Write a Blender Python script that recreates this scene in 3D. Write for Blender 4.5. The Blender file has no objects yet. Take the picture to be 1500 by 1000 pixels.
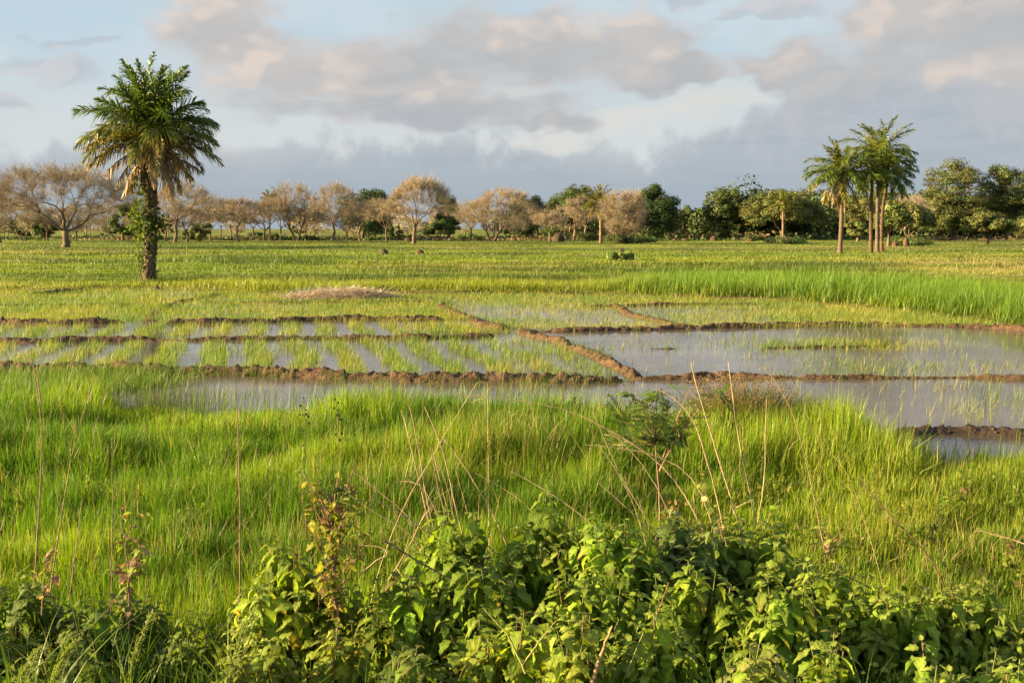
import bpy, math, random
import numpy as np
from mathutils import Vector, Matrix

random.seed(7)
RNG = np.random.default_rng(11)
S = bpy.context.scene
COL = S.collection
R = math.radians

# ------------------------------------------------------------------ camera
CAMH = 2.8
FPX = 1500 * 35 / 36.0
PITCH = math.atan(165 / FPX)
cam_d = bpy.data.cameras.new('camera')
cam_d.lens = 35; cam_d.sensor_width = 36
cam_d.clip_start = 0.05; cam_d.clip_end = 20000
cam = bpy.data.objects.new('camera', cam_d)
COL.objects.link(cam)
cam.location = (0, 0, CAMH)
cam.rotation_euler = (math.pi / 2 - PITCH, 0, 0)
S.camera = cam


def ray(px, py):
    xc = (np.asarray(px, float) - 750) / FPX
    yc = (500 - np.asarray(py, float)) / FPX
    return xc, math.cos(PITCH) + yc * math.sin(PITCH), -math.sin(PITCH) + yc * math.cos(PITCH)


def ground_at(px, py, z=0.0):
    x, y, dz = ray(px, py)
    t = (z - CAMH) / dz
    return x * t, y * t


def at_y(px, py, Y):
    x, y, dz = ray(px, py)
    t = Y / y
    return x * t, CAMH + dz * t


S.view_settings.view_transform = 'Standard'
S.view_settings.look = 'None'
S.view_settings.gamma = 1
S.view_settings.use_curve_mapping = False
EXPO = 2.1
S.view_settings.exposure = EXPO
S.render.engine = 'CYCLES'
cy = S.cycles
cy.use_denoising = True
cy.max_bounces = 5; cy.diffuse_bounces = 3; cy.glossy_bounces = 2
cy.transmission_bounces = 3; cy.transparent_max_bounces = 4
cy.caustics_reflective = False; cy.caustics_refractive = False
cy.sample_clamp_indirect = 4

# ------------------------------------------------------------------ sun and sky
SUN_AZ, SUN_EL = R(-96), R(15)           # azimuth measured from +Y towards +X
sun_dir = Vector((math.sin(SUN_AZ) * math.cos(SUN_EL), math.cos(SUN_AZ) * math.cos(SUN_EL), math.sin(SUN_EL)))
sl = bpy.data.lights.new('sun', 'SUN')
sl.energy = 5.0; sl.angle = R(0.5); sl.color = (1.0, 0.75, 0.39)
so = bpy.data.objects.new('sun', sl); COL.objects.link(so)
so.location = (-40, -10, 40)
so.rotation_euler = (-sun_dir).to_track_quat('-Z', 'Y').to_euler()


class E:
    """tiny wrapper that turns python arithmetic into math nodes"""
    nt = None

    def __init__(self, s): self.s = s

    @staticmethod
    def op(o, *a, clamp=False):
        n = E.nt.nodes.new('ShaderNodeMath'); n.operation = o; n.use_clamp = clamp
        for i, v in enumerate(a):
            if isinstance(v, E): E.nt.links.new(v.s, n.inputs[i])
            else: n.inputs[i].default_value = v
        return E(n.outputs[0])

    def __add__(s, o): return E.op('ADD', s, o)
    __radd__ = __add__
    def __sub__(s, o): return E.op('SUBTRACT', s, o)
    def __rsub__(s, o): return E.op('SUBTRACT', o, s)
    def __mul__(s, o): return E.op('MULTIPLY', s, o)
    __rmul__ = __mul__
    def __truediv__(s, o): return E.op('DIVIDE', s, o)


def vec(x, y, z=0.0):
    n = E.nt.nodes.new('ShaderNodeCombineXYZ')
    for i, v in enumerate((x, y, z)):
        if isinstance(v, E): E.nt.links.new(v.s, n.inputs[i])
        else: n.inputs[i].default_value = v
    return E(n.outputs[0])


def noise(v, scale, detail=5, rough=0.55, dist=0.0):
    n = E.nt.nodes.new('ShaderNodeTexNoise'); n.noise_dimensions = '2D'
    E.nt.links.new(v.s, n.inputs['Vector'])
    n.inputs['Scale'].default_value = scale
    n.inputs['Detail'].default_value = detail
    n.inputs['Roughness'].default_value = rough
    n.inputs['Distortion'].default_value = dist
    return E(n.outputs['Fac'])


def ramp(v, a, b, x=0.0, y=1.0):
    n = E.nt.nodes.new('ShaderNodeMapRange'); n.interpolation_type = 'SMOOTHSTEP'
    n.clamp = True
    E.nt.links.new(v.s, n.inputs[0])
    for i, q in enumerate((a, b, x, y)):
        if isinstance(q, E): E.nt.links.new(q.s, n.inputs[i + 1])
        else: n.inputs[i + 1].default_value = q
    return E(n.outputs[0])


def mixc(f, a, b):
    n = E.nt.nodes.new('ShaderNodeMix'); n.data_type = 'RGBA'
    for i, q in ((0, f), (6, a), (7, b)):
        if isinstance(q, E): E.nt.links.new(q.s, n.inputs[i])
        elif i == 0: n.inputs[0].default_value = q
        else: n.inputs[i].default_value = (*q, 1)
    return E(n.outputs[2])


def srgb(r, g, b):
    f = lambda c: c / 12.92 if c <= 0.04045 else ((c + 0.055) / 1.055) ** 2.4
    return (f(r / 255), f(g / 255), f(b / 255))


SKY_STR = 0.1
w = bpy.data.worlds.new('World'); S.world = w; w.use_nodes = True
nt = w.node_tree; nt.nodes.clear(); E.nt = nt
out = nt.nodes.new('ShaderNodeOutputWorld')
bg = nt.nodes.new('ShaderNodeBackground'); bg.inputs[1].default_value = SKY_STR
nt.links.new(bg.outputs[0], out.inputs[0])
sky = nt.nodes.new('ShaderNodeTexSky'); sky.sky_type = 'NISHITA'; sky.sun_disc = False
sky.sun_elevation = SUN_EL; sky.sun_rotation = SUN_AZ
sky.air_density = 1.0; sky.dust_density = 1.5; sky.ozone_density = 1.0
SKY = E(sky.outputs[0])


def skc(r, g, b):           # a cloud radiance given as the display colour it should have
    k = 1 / (SKY_STR * 2 ** EXPO)
    return tuple(c * k for c in srgb(r, g, b))


tc = nt.nodes.new('ShaderNodeTexCoord')
sp = nt.nodes.new('ShaderNodeSeparateXYZ'); nt.links.new(tc.outputs['Generated'], sp.inputs[0])
dx, dy, dz = (E(sp.outputs[i]) for i in range(3))
AZ = E.op('ARCTAN2', dx, dy) * (180 / math.pi)
EL = E.op('ARCSINE', dz) * (180 / math.pi)
EL = E.op('MAXIMUM', EL, 0.0)
P = vec(AZ, EL * 1.9)


def to_sky(px, py):
    return math.degrees(math.atan((px - 750) / FPX)), math.degrees(math.atan((335 - py) / 1480))


def blob(px, py, rx, ry, v):
    a, e = to_sky(px, py)
    k = 180 / math.pi / 1480
    d = E.nt.nodes.new('ShaderNodeVectorMath'); d.operation = 'SUBTRACT'
    E.nt.links.new(v.s, d.inputs[0]); d.inputs[1].default_value = (a, e * 1.9, 0)
    m = E.nt.nodes.new('ShaderNodeVectorMath'); m.operation = 'MULTIPLY'
    E.nt.links.new(d.outputs[0], m.inputs[0]); m.inputs[1].default_value = (1 / (rx * k), 1 / (ry * k * 1.9), 0)
    l = E.nt.nodes.new('ShaderNodeVectorMath'); l.operation = 'LENGTH'
    E.nt.links.new(m.outputs[0], l.inputs[0])
    return ramp(E(l.outputs['Value']), 1.45, 0.25)


def blobs(lst, v):
    tot = None
    for b in lst:
        q = blob(*b, v)
        tot = q if tot is None else E.op('MAXIMUM', tot, q)
    return tot


# warp the cloud plane a little so that edges billow
wn = noise(P, 0.35, 2, 0.5)
wn2 = noise(vec(AZ + 40.0, EL * 1.9 + 13.0), 0.35, 2, 0.5)
Pw = vec(AZ + (wn - 0.5) * 4.0, EL * 1.9 + (wn2 - 0.5) * 4.0)
MID = [(560, 115, 310, 66), (770, 78, 220, 74), (900, 85, 150, 62), (970, 112, 120, 36), (620, 160, 330, 34), (350, 70, 120, 62), (350, 15, 70, 50),
       (1340, 150, 300, 110), (1440, 50, 260, 130), (1160, 112, 110, 40), (1480, 220, 260, 110), (1280, 40, 80, 45), (800, 178, 140, 26)]
SMALL = [(50, 122, 110, 17), (10, 172, 50, 14), (130, 92, 60, 12), (1110, 40, 90, 10), (960, 0, 130, 16), (1130, 28, 60, 18)]
BEYOND = noise(vec(AZ * 0.5 + 7.0, EL * 0.9), 0.06, 3, 0.55)
bandA = E.op('MAXIMUM', ramp(E.op('ABSOLUTE', AZ), 28.0, 35.0), ramp(EL, 14.0, 18.0))   # outside the framed view: scattered cloud
mask = E.op('MAXIMUM', blobs(MID, Pw), ramp(BEYOND, 0.40, 0.60) * bandA)


def density(ox, oy, det):
    v = vec(AZ + (ox + 3.0), EL * 1.9 + oy)
    return noise(v, 0.21, det, 0.52, 0.2)


d0 = density(0, 0, 6)
ds = density(0, 0, 2)
d1 = density(-0.9, 1.3, 2)       # the same field a step towards the sun
BREAK = blobs([(1050, 150, 84, 20), (905, 182, 62, 22), (795, 205, 60, 16), (985, 170, 60, 18)], Pw)
covB = ramp(d0 * 0.62 + mask * 0.72 - BREAK * 0.42, 0.44, 0.94)
lit = ramp(ds - d1 + (d0 - ds) * 0.7, -0.03, 0.16)
big = noise(vec(AZ + 90.0, EL * 1.9), 0.16, 2, 0.5)
LIT = blobs([(345, 10, 80, 60), (280, 50, 60, 30), (855, 30, 50, 40), (925, 65, 45, 40), (960, 80, 30, 20), (740, 55, 70, 30), (1310, 40, 90, 35), (1440, 10, 90, 30), (560, 138, 220, 16), (400, 100, 130, 40), (1150, 105, 40, 18), (1430, 140, 90, 30), (60, 112, 70, 10)], Pw)
litB = E.op('MINIMUM', lit * 0.20 + LIT * (0.30 + 0.35 * lit), 1.0)
litB = E.op('MAXIMUM', litB, 0.0)
thick = ramp(d0 * 0.62 + mask * 0.72, 0.68, 1.05)
shade = mixc(thick, skc(199, 202, 205), mixc(ramp(EL + (big - 0.5) * 5.0, 3.0, 9.0), skc(177, 184, 192), skc(187, 189, 191)))
cB = mixc(litB, shade, skc(230, 216, 205))
# clear sky: pale blue above, creamy bright low down
clear = mixc(ramp(EL, 3.5, 10.5), skc(216, 219, 217), skc(194, 214, 226))
clear = mixc(ramp(big, 0.42, 0.62) * 0.4, clear, skc(214, 224, 229))
clear = mixc(BREAK * 0.7, clear, skc(223, 221, 214))
clear = mixc(bandA * 0.9, clear, SKY)
covS = ramp(d0 * 0.8 + blobs(SMALL, Pw) * 0.45, 0.50, 0.85)
col = mixc(covS * 0.6, clear, mixc(lit, skc(182, 188, 196), skc(206, 203, 204)))
col = mixc(covB, col, cB)
# bank of distant cumulus standing on the horizon
cum = noise(vec(AZ + 20.0, EL * 0.8), 0.50, 5, 0.58)
cum2 = noise(vec(AZ + 60.0, EL * 0.3), 0.13, 1, 0.5)
top = 5.1 + (cum2 - 0.5) * 2.2 + ramp(AZ, 9.0, 16.0) * 2.6 - ramp(AZ, -6.0, -20.0) * 0.4
edge = top + (cum - 0.5) * 4.0 - BREAK * 0.9
covA = ramp(edge - EL, -0.35, 1.0) * ramp(edge - EL, 0.0, 2.0, 0.60, 1.0)
bank = mixc(ramp(EL, 0.2, 5.5), skc(167, 180, 190), skc(182, 190, 198))
streak = noise(vec(AZ * 0.25, EL * 2.2 + 30.0), 0.5, 3, 0.55)
bank = mixc(ramp(streak, 0.4, 0.7) * 0.5, bank, skc(166, 178, 189))
bank = mixc(ramp(cum - cum2, -0.05, 0.25) * ramp(EL, 1.5, 5.0) * 0.5, bank, skc(199, 199, 201))
col = mixc(covA, col, bank)
nt.links.new(col.s, bg.inputs[0])
w.cycles.sampling_method = 'NONE'

# ------------------------------------------------------------------ numpy helpers
def _h(ix, iy, iz, seed):
    n = (ix.astype(np.int64) * 374761393 + iy.astype(np.int64) * 668265263 + iz.astype(np.int64) * 2147483647 + seed * 1274126177) & 0xFFFFFFFF
    n = ((n ^ (n >> 13)) * 1274126177) & 0xFFFFFFFF
    n = ((n ^ (n >> 16)) * 2246822519) & 0xFFFFFFFF
    return ((n ^ (n >> 15)) & 0xFFFFFF) / float(0xFFFFFF)


def vnoise(x, y, z=None, seed=0):
    x = np.asarray(x, float); y = np.asarray(y, float)
    z = np.zeros_like(x) if z is None else np.asarray(z, float)
    x, y, z = np.broadcast_arrays(x, y, z)
    ix, iy, iz = np.floor(x), np.floor(y), np.floor(z)
    fx, fy, fz = x - ix, y - iy, z - iz
    fx, fy, fz = (f * f * (3 - 2 * f) for f in (fx, fy, fz))
    r = 0
    for a in (0, 1):
        for b in (0, 1):
            for c in (0, 1):
                wgt = (fx if a else 1 - fx) * (fy if b else 1 - fy) * (fz if c else 1 - fz)
                r = r + wgt * _h(ix + a, iy + b, iz + c, seed)
    return r


def fbm(x, y, z=None, octv=4, seed=0, gain=0.5):
    t, a, s = 0, 1.0, 0
    f = 1.0
    for o in range(octv):
        t = t + a * vnoise(np.asarray(x) * f + o * 17.3, np.asarray(y) * f + o * 9.1, None if z is None else np.asarray(z) * f, seed + o)
        s += a; a *= gain; f *= 2.03
    return t / s            # 0..1


def sstep(a, b, x):
    t = np.clip((np.asarray(x, float) - a) / (b - a), 0, 1)
    return t * t * (3 - 2 * t)


def link_mesh(name, verts, faces, mat=None, parent=None, col=None, smooth=False):
    """faces: list of int arrays, each (n, k)"""
    me = bpy.data.meshes.new(name)
    verts = np.asarray(verts, np.float32).reshape(-1, 3)
    faces = [np.asarray(f, np.int32) for f in faces if len(f)]
    me.vertices.add(len(verts)); me.vertices.foreach_set('co', verts.ravel())
    nl = sum(f.size for f in faces); nf = sum(len(f) for f in faces)
    me.loops.add(nl); me.polygons.add(nf)
    me.loops.foreach_set('vertex_index', np.concatenate([f.ravel() for f in faces]))
    tot = np.concatenate([np.full(len(f), f.shape[1], np.int32) for f in faces])
    start = np.concatenate([[0], np.cumsum(tot)[:-1]]).astype(np.int32)
    me.polygons.foreach_set('loop_start', start)
    if smooth: me.polygons.foreach_set('use_smooth', np.ones(nf, bool))
    me.update(calc_edges=True)
    if col is not None:
        ca = me.attributes.new('Col', 'FLOAT_COLOR', 'POINT')
        c4 = np.ones((len(verts), 4), np.float32); c4[:, :3] = col
        ca.data.foreach_set('color', c4.ravel())
    if mat: me.materials.append(mat)
    ob = bpy.data.objects.new(name, me); COL.objects.link(ob)
    if parent is not None: ob.parent = parent
    return ob


class MB:
    """collects pieces of geometry with colours, then links them as one mesh"""
    def __init__(s): s.v = []; s.f = []; s.c = []; s.n = 0

    def add(s, v, f, c=(0.5, 0.5, 0.5)):
        v = np.asarray(v, float).reshape(-1, 3)
        for q in (f if isinstance(f, list) else [f]):
            if len(q): s.f.append(np.asarray(q, np.int64) + s.n)
        s.v.append(v); c = np.asarray(c, float)
        s.c.append(np.broadcast_to(c, (len(v), 3))); s.n += len(v)

    def tube(s, pts, rad, sides=6, c=(0.5, 0.5, 0.5), cap=True):
        pts = np.asarray(pts, float); n = len(pts)
        rad = np.broadcast_to(np.asarray(rad, float), (n,))
        tg = np.gradient(pts, axis=0); tg /= np.linalg.norm(tg, axis=1)[:, None] + 1e-9
        ref = np.array([0.0, 0, 1]) if abs(tg[:, 2]).mean() < 0.8 else np.array([1.0, 0, 0])
        a = np.cross(tg, ref); a /= np.linalg.norm(a, axis=1)[:, None] + 1e-9
        b = np.cross(tg, a)
        th = np.arange(sides) * 2 * math.pi / sides
        ring = pts[:, None] + rad[:, None, None] * (np.cos(th)[None, :, None] * a[:, None] + np.sin(th)[None, :, None] * b[:, None])
        i = np.arange(n - 1)[:, None] * sides; j = np.arange(sides)[None]; k = (j + 1) % sides
        q = np.stack([i + j, i + k, i + sides + k, i + sides + j], -1).reshape(-1, 4)
        if not isinstance(c, tuple): c = np.repeat(np.asarray(c), sides, 0)
        fs = [q]
        if cap and sides == 4: fs.append(np.array([[0, 3, 2, 1], [(n - 1) * 4 + m for m in range(4)]]))
        s.add(ring.reshape(-1, 3), fs, c)

    def build(s, name, mat, parent=None, smooth=False):
        by = {}
        for q in s.f: by.setdefault(q.shape[1], []).append(q)
        return link_mesh(name, np.concatenate(s.v), [np.concatenate(q) for q in by.values()], mat, parent, np.concatenate(s.c), smooth)


def tag(o, label=None, cat=None, group=None, kind=None):
    if label: o['label'] = label
    if cat: o['category'] = cat
    if group: o['group'] = group
    if kind: o['kind'] = kind
    return o


def thing(name, loc, label, cat, group=None):
    o = bpy.data.objects.new(name, None); COL.objects.link(o)
    o.location = loc; o.empty_display_size = 0.2
    return tag(o, label, cat, group)


def local(verts, root):     # keep world-built points inside a thing whose origin is root.location
    return np.asarray(verts) - np.array(root.location)


# ------------------------------------------------------------------ materials
def new_mat(name):
    m = bpy.data.materials.new(name); m.use_nodes = True
    m.node_tree.nodes.clear(); E.nt = m.node_tree
    o = m.node_tree.nodes.new('ShaderNodeOutputMaterial')
    return m, m.node_tree, o


def attr_col():
    a = E.nt.nodes.new('ShaderNodeAttribute'); a.attribute_name = 'Col'
    return E(a.outputs['Color'])


def obj_coord():
    t = E.nt.nodes.new('ShaderNodeTexCoord')
    return E(t.outputs['Object'])


def noise3(v, scale, detail=4, rough=0.55):
    e = noise(v, scale, detail, rough); e.s.node.noise_dimensions = '3D'
    return e


def principled(nt, c, rough, spec=0.3, bump=None, strength=0.5, dist=0.02):
    b = nt.nodes.new('ShaderNodeBsdfPrincipled')
    if isinstance(c, E): nt.links.new(c.s, b.inputs['Base Color'])
    else: b.inputs['Base Color'].default_value = (*c, 1)
    if isinstance(rough, E): nt.links.new(rough.s, b.inputs['Roughness'])
    else: b.inputs['Roughness'].default_value = rough
    b.inputs['Specular IOR Level'].default_value = spec
    if bump is not None:
        bn = nt.nodes.new('ShaderNodeBump'); bn.inputs['Strength'].default_value = strength
        bn.inputs['Distance'].default_value = dist
        nt.links.new(bump.s, bn.inputs['Height']); nt.links.new(bn.outputs[0], b.inputs['Normal'])
    return b


def leaf_mat(name, trans=0.35, rough=0.5, spec=0.25, tint=(1.15, 1.25, 0.55), vary=0.0, vscale=3.0, pucker=0.0):
    m, nt, o = new_mat(name)
    c = attr_col()
    if vary:
        f = noise3(obj_coord(), vscale, 3)
        mm = nt.nodes.new('ShaderNodeMix'); mm.data_type = 'RGBA'; mm.blend_type = 'MULTIPLY'
        mm.inputs[0].default_value = 1
        nt.links.new(c.s, mm.inputs[6])
        g = ramp(f, 0.3, 0.7, 1 - vary, 1 + vary)
        nt.links.new(g.s, mm.inputs[7]); c = E(mm.outputs[2])
    b = principled(nt, c, rough, spec, noise3(obj_coord(), 75.0, 3, 0.6) if pucker else None, pucker, 0.012)
    t = nt.nodes.new('ShaderNodeBsdfTranslucent')
    mm = nt.nodes.new('ShaderNodeMix'); mm.data_type = 'RGBA'; mm.blend_type = 'MULTIPLY'; mm.inputs[0].default_value = 1
    nt.links.new(c.s, mm.inputs[6]); mm.inputs[7].default_value = (*tint, 1)
    nt.links.new(mm.outputs[2], t.inputs[0])
    x = nt.nodes.new('ShaderNodeMixShader'); x.inputs[0].default_value = trans
    nt.links.new(b.outputs[0], x.inputs[1]); nt.links.new(t.outputs[0], x.inputs[2])
    nt.links.new(x.outputs[0], o.inputs[0])
    return m


def bark_mat(name, rough=0.85, scale=6.0, vary=0.35, bump=0.6, dist=0.03):
    m, nt, o = new_mat(name)
    c = attr_col(); v = obj_coord()
    f = noise3(v, scale, 5, 0.65)
    mm = nt.nodes.new('ShaderNodeMix'); mm.data_type = 'RGBA'; mm.blend_type = 'MULTIPLY'; mm.inputs[0].default_value = 1
    nt.links.new(c.s, mm.inputs[6]); nt.links.new(ramp(f, 0.3, 0.7, 1 - vary, 1 + vary).s, mm.inputs[7])
    b = principled(nt, E(mm.outputs[2]), rough, 0.15, f, bump, dist)
    nt.links.new(b.outputs[0], o.inputs[0])
    return m


M_GRASS = leaf_mat('grass_blade', 0.40, 0.45, 0.25)
M_RICE = leaf_mat('rice_blade', 0.40, 0.45, 0.25)
M_LEAF = leaf_mat('shrub_leaf', 0.47, 0.55, 0.16, tint=(1.25, 1.18, 0.5), pucker=0.7, vary=0.28, vscale=9.0)
M_PALM = leaf_mat('palm_frond', 0.25, 0.45, 0.3, tint=(1.1, 1.15, 0.5))
M_TREELEAF = leaf_mat('tree_foliage', 0.22, 0.6, 0.2)
M_TWIG = bark_mat('bare_twig', 0.9, 2.0, 0.15, 0.0)
M_BARK = bark_mat('tree_bark', 0.9, 5.0, 0.35, 0.7, 0.05)
M_STALK = bark_mat('dry_stalk', 0.8, 30.0, 0.3, 0.4, 0.004)
M_STRAW = leaf_mat('dry_straw', 0.15, 0.8, 0.1, tint=(1, 1, 0.9))


# ------------------------------------------------------------------ ground zones
def edge_fn(pts):
    t, d = [], []
    for px, py in pts:
        x, y = ground_at(px, py); t.append(x / y); d.append(float(y))
    return lambda q: np.interp(q, t, d)


FRONT = edge_fn([(-400, 585), (0, 588), (120, 596), (200, 612), (300, 621), (420, 622), (500, 622), (560, 618), (700, 616), (850, 624), (980, 646),
                 (1060, 650), (1180, 640), (1230, 660), (1290, 704), (1400, 722), (1500, 716), (1900, 725)])
BACK = edge_fn([(-400, 424), (0, 426), (230, 423), (420, 432), (600, 430), (850, 430), (960, 434), (1150, 443),
                (1300, 455), (1430, 470), (1500, 482), (1900, 500)])


def ground_z(x, y):
    x = np.asarray(x, float); y = np.asarray(y, float)
    yy = np.maximum(y, 1.0); t = np.clip(x / yy, -1.5, 1.5)
    n1 = fbm(x * 0.25, y * 0.25, octv=3, seed=3) - 0.5
    n2 = fbm(x * 0.05, y * 0.05, octv=3, seed=5) - 0.5
    z = 0.10 + n1 * 0.10
    z = z + n2 * 0.35 * sstep(50, 110, y)
    z = z + 0.75 * (1 - sstep(1.0, 7.0, y)) + 0.25 * (1 - sstep(0.0, 2.0, y))
    wob = (fbm(x * 0.7, y * 0.7, octv=3, seed=9) - 0.5) * 1.2
    wet = sstep(-0.2, 0.7, y - FRONT(t) + wob) * sstep(-0.2, 0.7, BACK(t) - y + wob * 1.5)
    z = z * (1 - wet) + wet * -0.16
    return z


ys = np.concatenate([np.linspace(-6, 6, 30)[:-1], np.linspace(6, 60, 330)[:-1], 60 * np.exp(np.linspace(0, math.log(9000 / 60.0), 170))])
ts = np.linspace(-1, 1, 241); ts = np.sign(ts) * (np.abs(ts) * 0.65 + np.abs(ts) ** 3 * 0.75)
Y2, T2 = np.meshgrid(ys, ts, indexing='ij')
X2 = T2 * np.maximum(Y2, 6.0)
Z2 = ground_z(X2, Y2)
nr, nc = Y2.shape
ii = np.arange(nr - 1)[:, None] * nc + np.arange(nc - 1)[None]
gq = np.stack([ii, ii + 1, ii + 1 + nc, ii + nc], -1).reshape(-1, 4)


def meadow_color(x, y):
    """colours of the meadow turf: green, yellow-green, dried straw, and shadow bands painted dark"""
    a = fbm(x * 0.035 + 3, y * 0.09, octv=4, seed=21)
    b = fbm(x * 0.02, y * 0.05 + 8, octv=3, seed=33)
    c = fbm(x * 0.25, y * 0.45, octv=3, seed=41)
    g = np.array([0.120, 0.178, 0.014]); yg = np.array([0.215, 0.245, 0.022]); st = np.array([0.31, 0.25, 0.085]); band_shade = np.array([0.045, 0.075, 0.012])
    col = g + (yg - g) * sstep(0.32, 0.62, a)[..., None]
    px, py = x / np.maximum(y, 1) * FPX + 750, 335 + CAMH * FPX / np.maximum(y, 1)
    dry = sstep(0.50, 0.70, b) * 0.55
    dry = np.maximum(dry, 0.95 * np.exp(-(((px - 690) / 160) ** 2 + ((y - 68) / 7) ** 2)) * sstep(0.3, 0.6, c + 0.1))
    dry = np.maximum(dry, 0.85 * np.exp(-(((px - 1420) / 170) ** 2 + ((y - 75) / 26) ** 2)) * sstep(0.3, 0.6, c + 0.1))
    col = col + (st - col) * dry[..., None]
    col = col + (band_shade - col) * (np.maximum(sstep(0.56, 0.70, fbm(x * 0.05 + 50, y * 0.22, octv=4, seed=61)) * 0.75, sstep(0.53, 0.60, fbm(x * 0.016 + 20, y * 0.20 + 3, octv=4, seed=62)) * 0.6))[..., None]  # long shadow bands across the meadow, painted into the turf colour
    return col


mud = np.array([0.070, 0.045, 0.026])


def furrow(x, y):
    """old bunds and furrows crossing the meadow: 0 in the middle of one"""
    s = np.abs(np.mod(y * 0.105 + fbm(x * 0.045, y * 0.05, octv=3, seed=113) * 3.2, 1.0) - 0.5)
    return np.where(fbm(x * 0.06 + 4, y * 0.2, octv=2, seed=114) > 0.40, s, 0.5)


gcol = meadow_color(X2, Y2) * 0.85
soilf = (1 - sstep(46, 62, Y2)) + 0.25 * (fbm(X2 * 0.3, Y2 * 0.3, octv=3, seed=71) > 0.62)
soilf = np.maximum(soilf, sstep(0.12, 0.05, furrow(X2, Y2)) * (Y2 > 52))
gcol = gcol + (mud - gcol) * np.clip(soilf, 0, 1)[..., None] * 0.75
M_GROUND, nt, o = new_mat('ground_turf')
c = attr_col(); v = obj_coord()
f1 = noise3(v, 2.2, 6, 0.65)
mm = nt.nodes.new('ShaderNodeMix'); mm.data_type = 'RGBA'; mm.blend_type = 'MULTIPLY'; mm.inputs[0].default_value = 1
nt.links.new(c.s, mm.inputs[6]); nt.links.new(ramp(f1, 0.3, 0.7, 0.6, 1.3).s, mm.inputs[7])
b = principled(nt, E(mm.outputs[2]), 0.95, 0.1, f1, 0.8, 0.12)
nt.links.new(b.outputs[0], o.inputs[0])
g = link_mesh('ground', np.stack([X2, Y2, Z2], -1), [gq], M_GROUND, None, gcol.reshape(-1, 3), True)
tag(g, 'flat green farmland with flooded rice paddies', 'ground', kind='structure')

# ------------------------------------------------------------------ water
M_WATER, nt, o = new_mat('paddy_water')
v = obj_coord()
rp = nt.nodes.new('ShaderNodeMapping'); nt.links.new(v.s, rp.inputs[0]); rp.inputs['Scale'].default_value = (1.0, 2.6, 1)
f1 = noise3(E(rp.outputs[0]), 5.0, 3, 0.6); f2 = noise3(v, 0.35, 2)
silt = noise3(v, 0.5, 4)
cc = mixc(ramp(silt, 0.35, 0.65), (0.072, 0.060, 0.046), (0.112, 0.093, 0.072))
b = principled(nt, cc, ramp(f2, 0.35, 0.65, 0.03, 0.11), 0.5, f1 * ramp(f2, 0.35, 0.65, 0.4, 1.0), 0.18, 0.03)
b.inputs['IOR'].default_value = 1.33
nt.links.new(b.outputs[0], o.inputs[0])
wv = [(-60, 9, 0), (60, 9, 0), (60, 60, 0), (-60, 60, 0)]
wt = link_mesh('water', wv, [[[0, 1, 2, 3]]], M_WATER)
tag(wt, 'still muddy water standing in the rice paddies', 'water', kind='structure')

# ------------------------------------------------------------------ mud dykes
M_MUD, nt, o = new_mat('turned_mud')
v = obj_coord()
f1 = noise3(v, 4.0, 6, 0.65); f2 = noise3(v, 22.0, 4, 0.6)
cc = mixc(ramp(f1, 0.32, 0.66), (0.038, 0.023, 0.013), (0.115, 0.069, 0.038))
cc = mixc(ramp(f2, 0.45, 0.75) * 0.45, cc, (0.19, 0.125, 0.07))
b = principled(nt, cc, 0.92, 0.15, f1 + f2 * 0.6, 0.9, 0.05)
nt.links.new(b.outputs[0], o.inputs[0])
M_WETMUD, nt, o = new_mat('wet_dark_mud')
v = obj_coord()
f1 = noise3(v, 4.0, 6, 0.65); f2 = noise3(v, 22.0, 4, 0.6)
cc = mixc(ramp(f1, 0.32, 0.66), (0.022, 0.014, 0.009), (0.06, 0.038, 0.024))
b = principled(nt, cc, 0.75, 0.25, f1 + f2 * 0.6, 0.9, 0.05)
nt.links.new(b.outputs[0], o.inputs[0])

ICO = None
def ico():
    global ICO
    if ICO is None:
        import bmesh
        bm = bmesh.new(); bmesh.ops.create_icosphere(bm, subdivisions=1, radius=1)
        ICO = (np.array([q.co[:] for q in bm.verts]), np.array([[q.index for q in f.verts] for f in bm.faces])); bm.free()
    return ICO


def resample(P, ds):
    P = np.asarray(P, float); L = np.concatenate([[0], np.cumsum(np.linalg.norm(np.diff(P, axis=0), axis=1))])
    n = max(4, int(L[-1] / ds) + 1); s = np.linspace(0, L[-1], n)
    # smooth interpolation
    q = np.stack([np.interp(s, L, P[:, k]) for k in range(P.shape[1])], 1)
    ker = max(1, int(0.5 / ds)); kk = np.ones(2 * ker + 1) / (2 * ker + 1)
    for k in range(P.shape[1]):
        e = np.concatenate([np.full(ker, q[0, k]), q[:, k], np.full(ker, q[-1, k])])
        q[:, k] = np.convolve(e, kk, 'valid')
    return q, s


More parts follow.
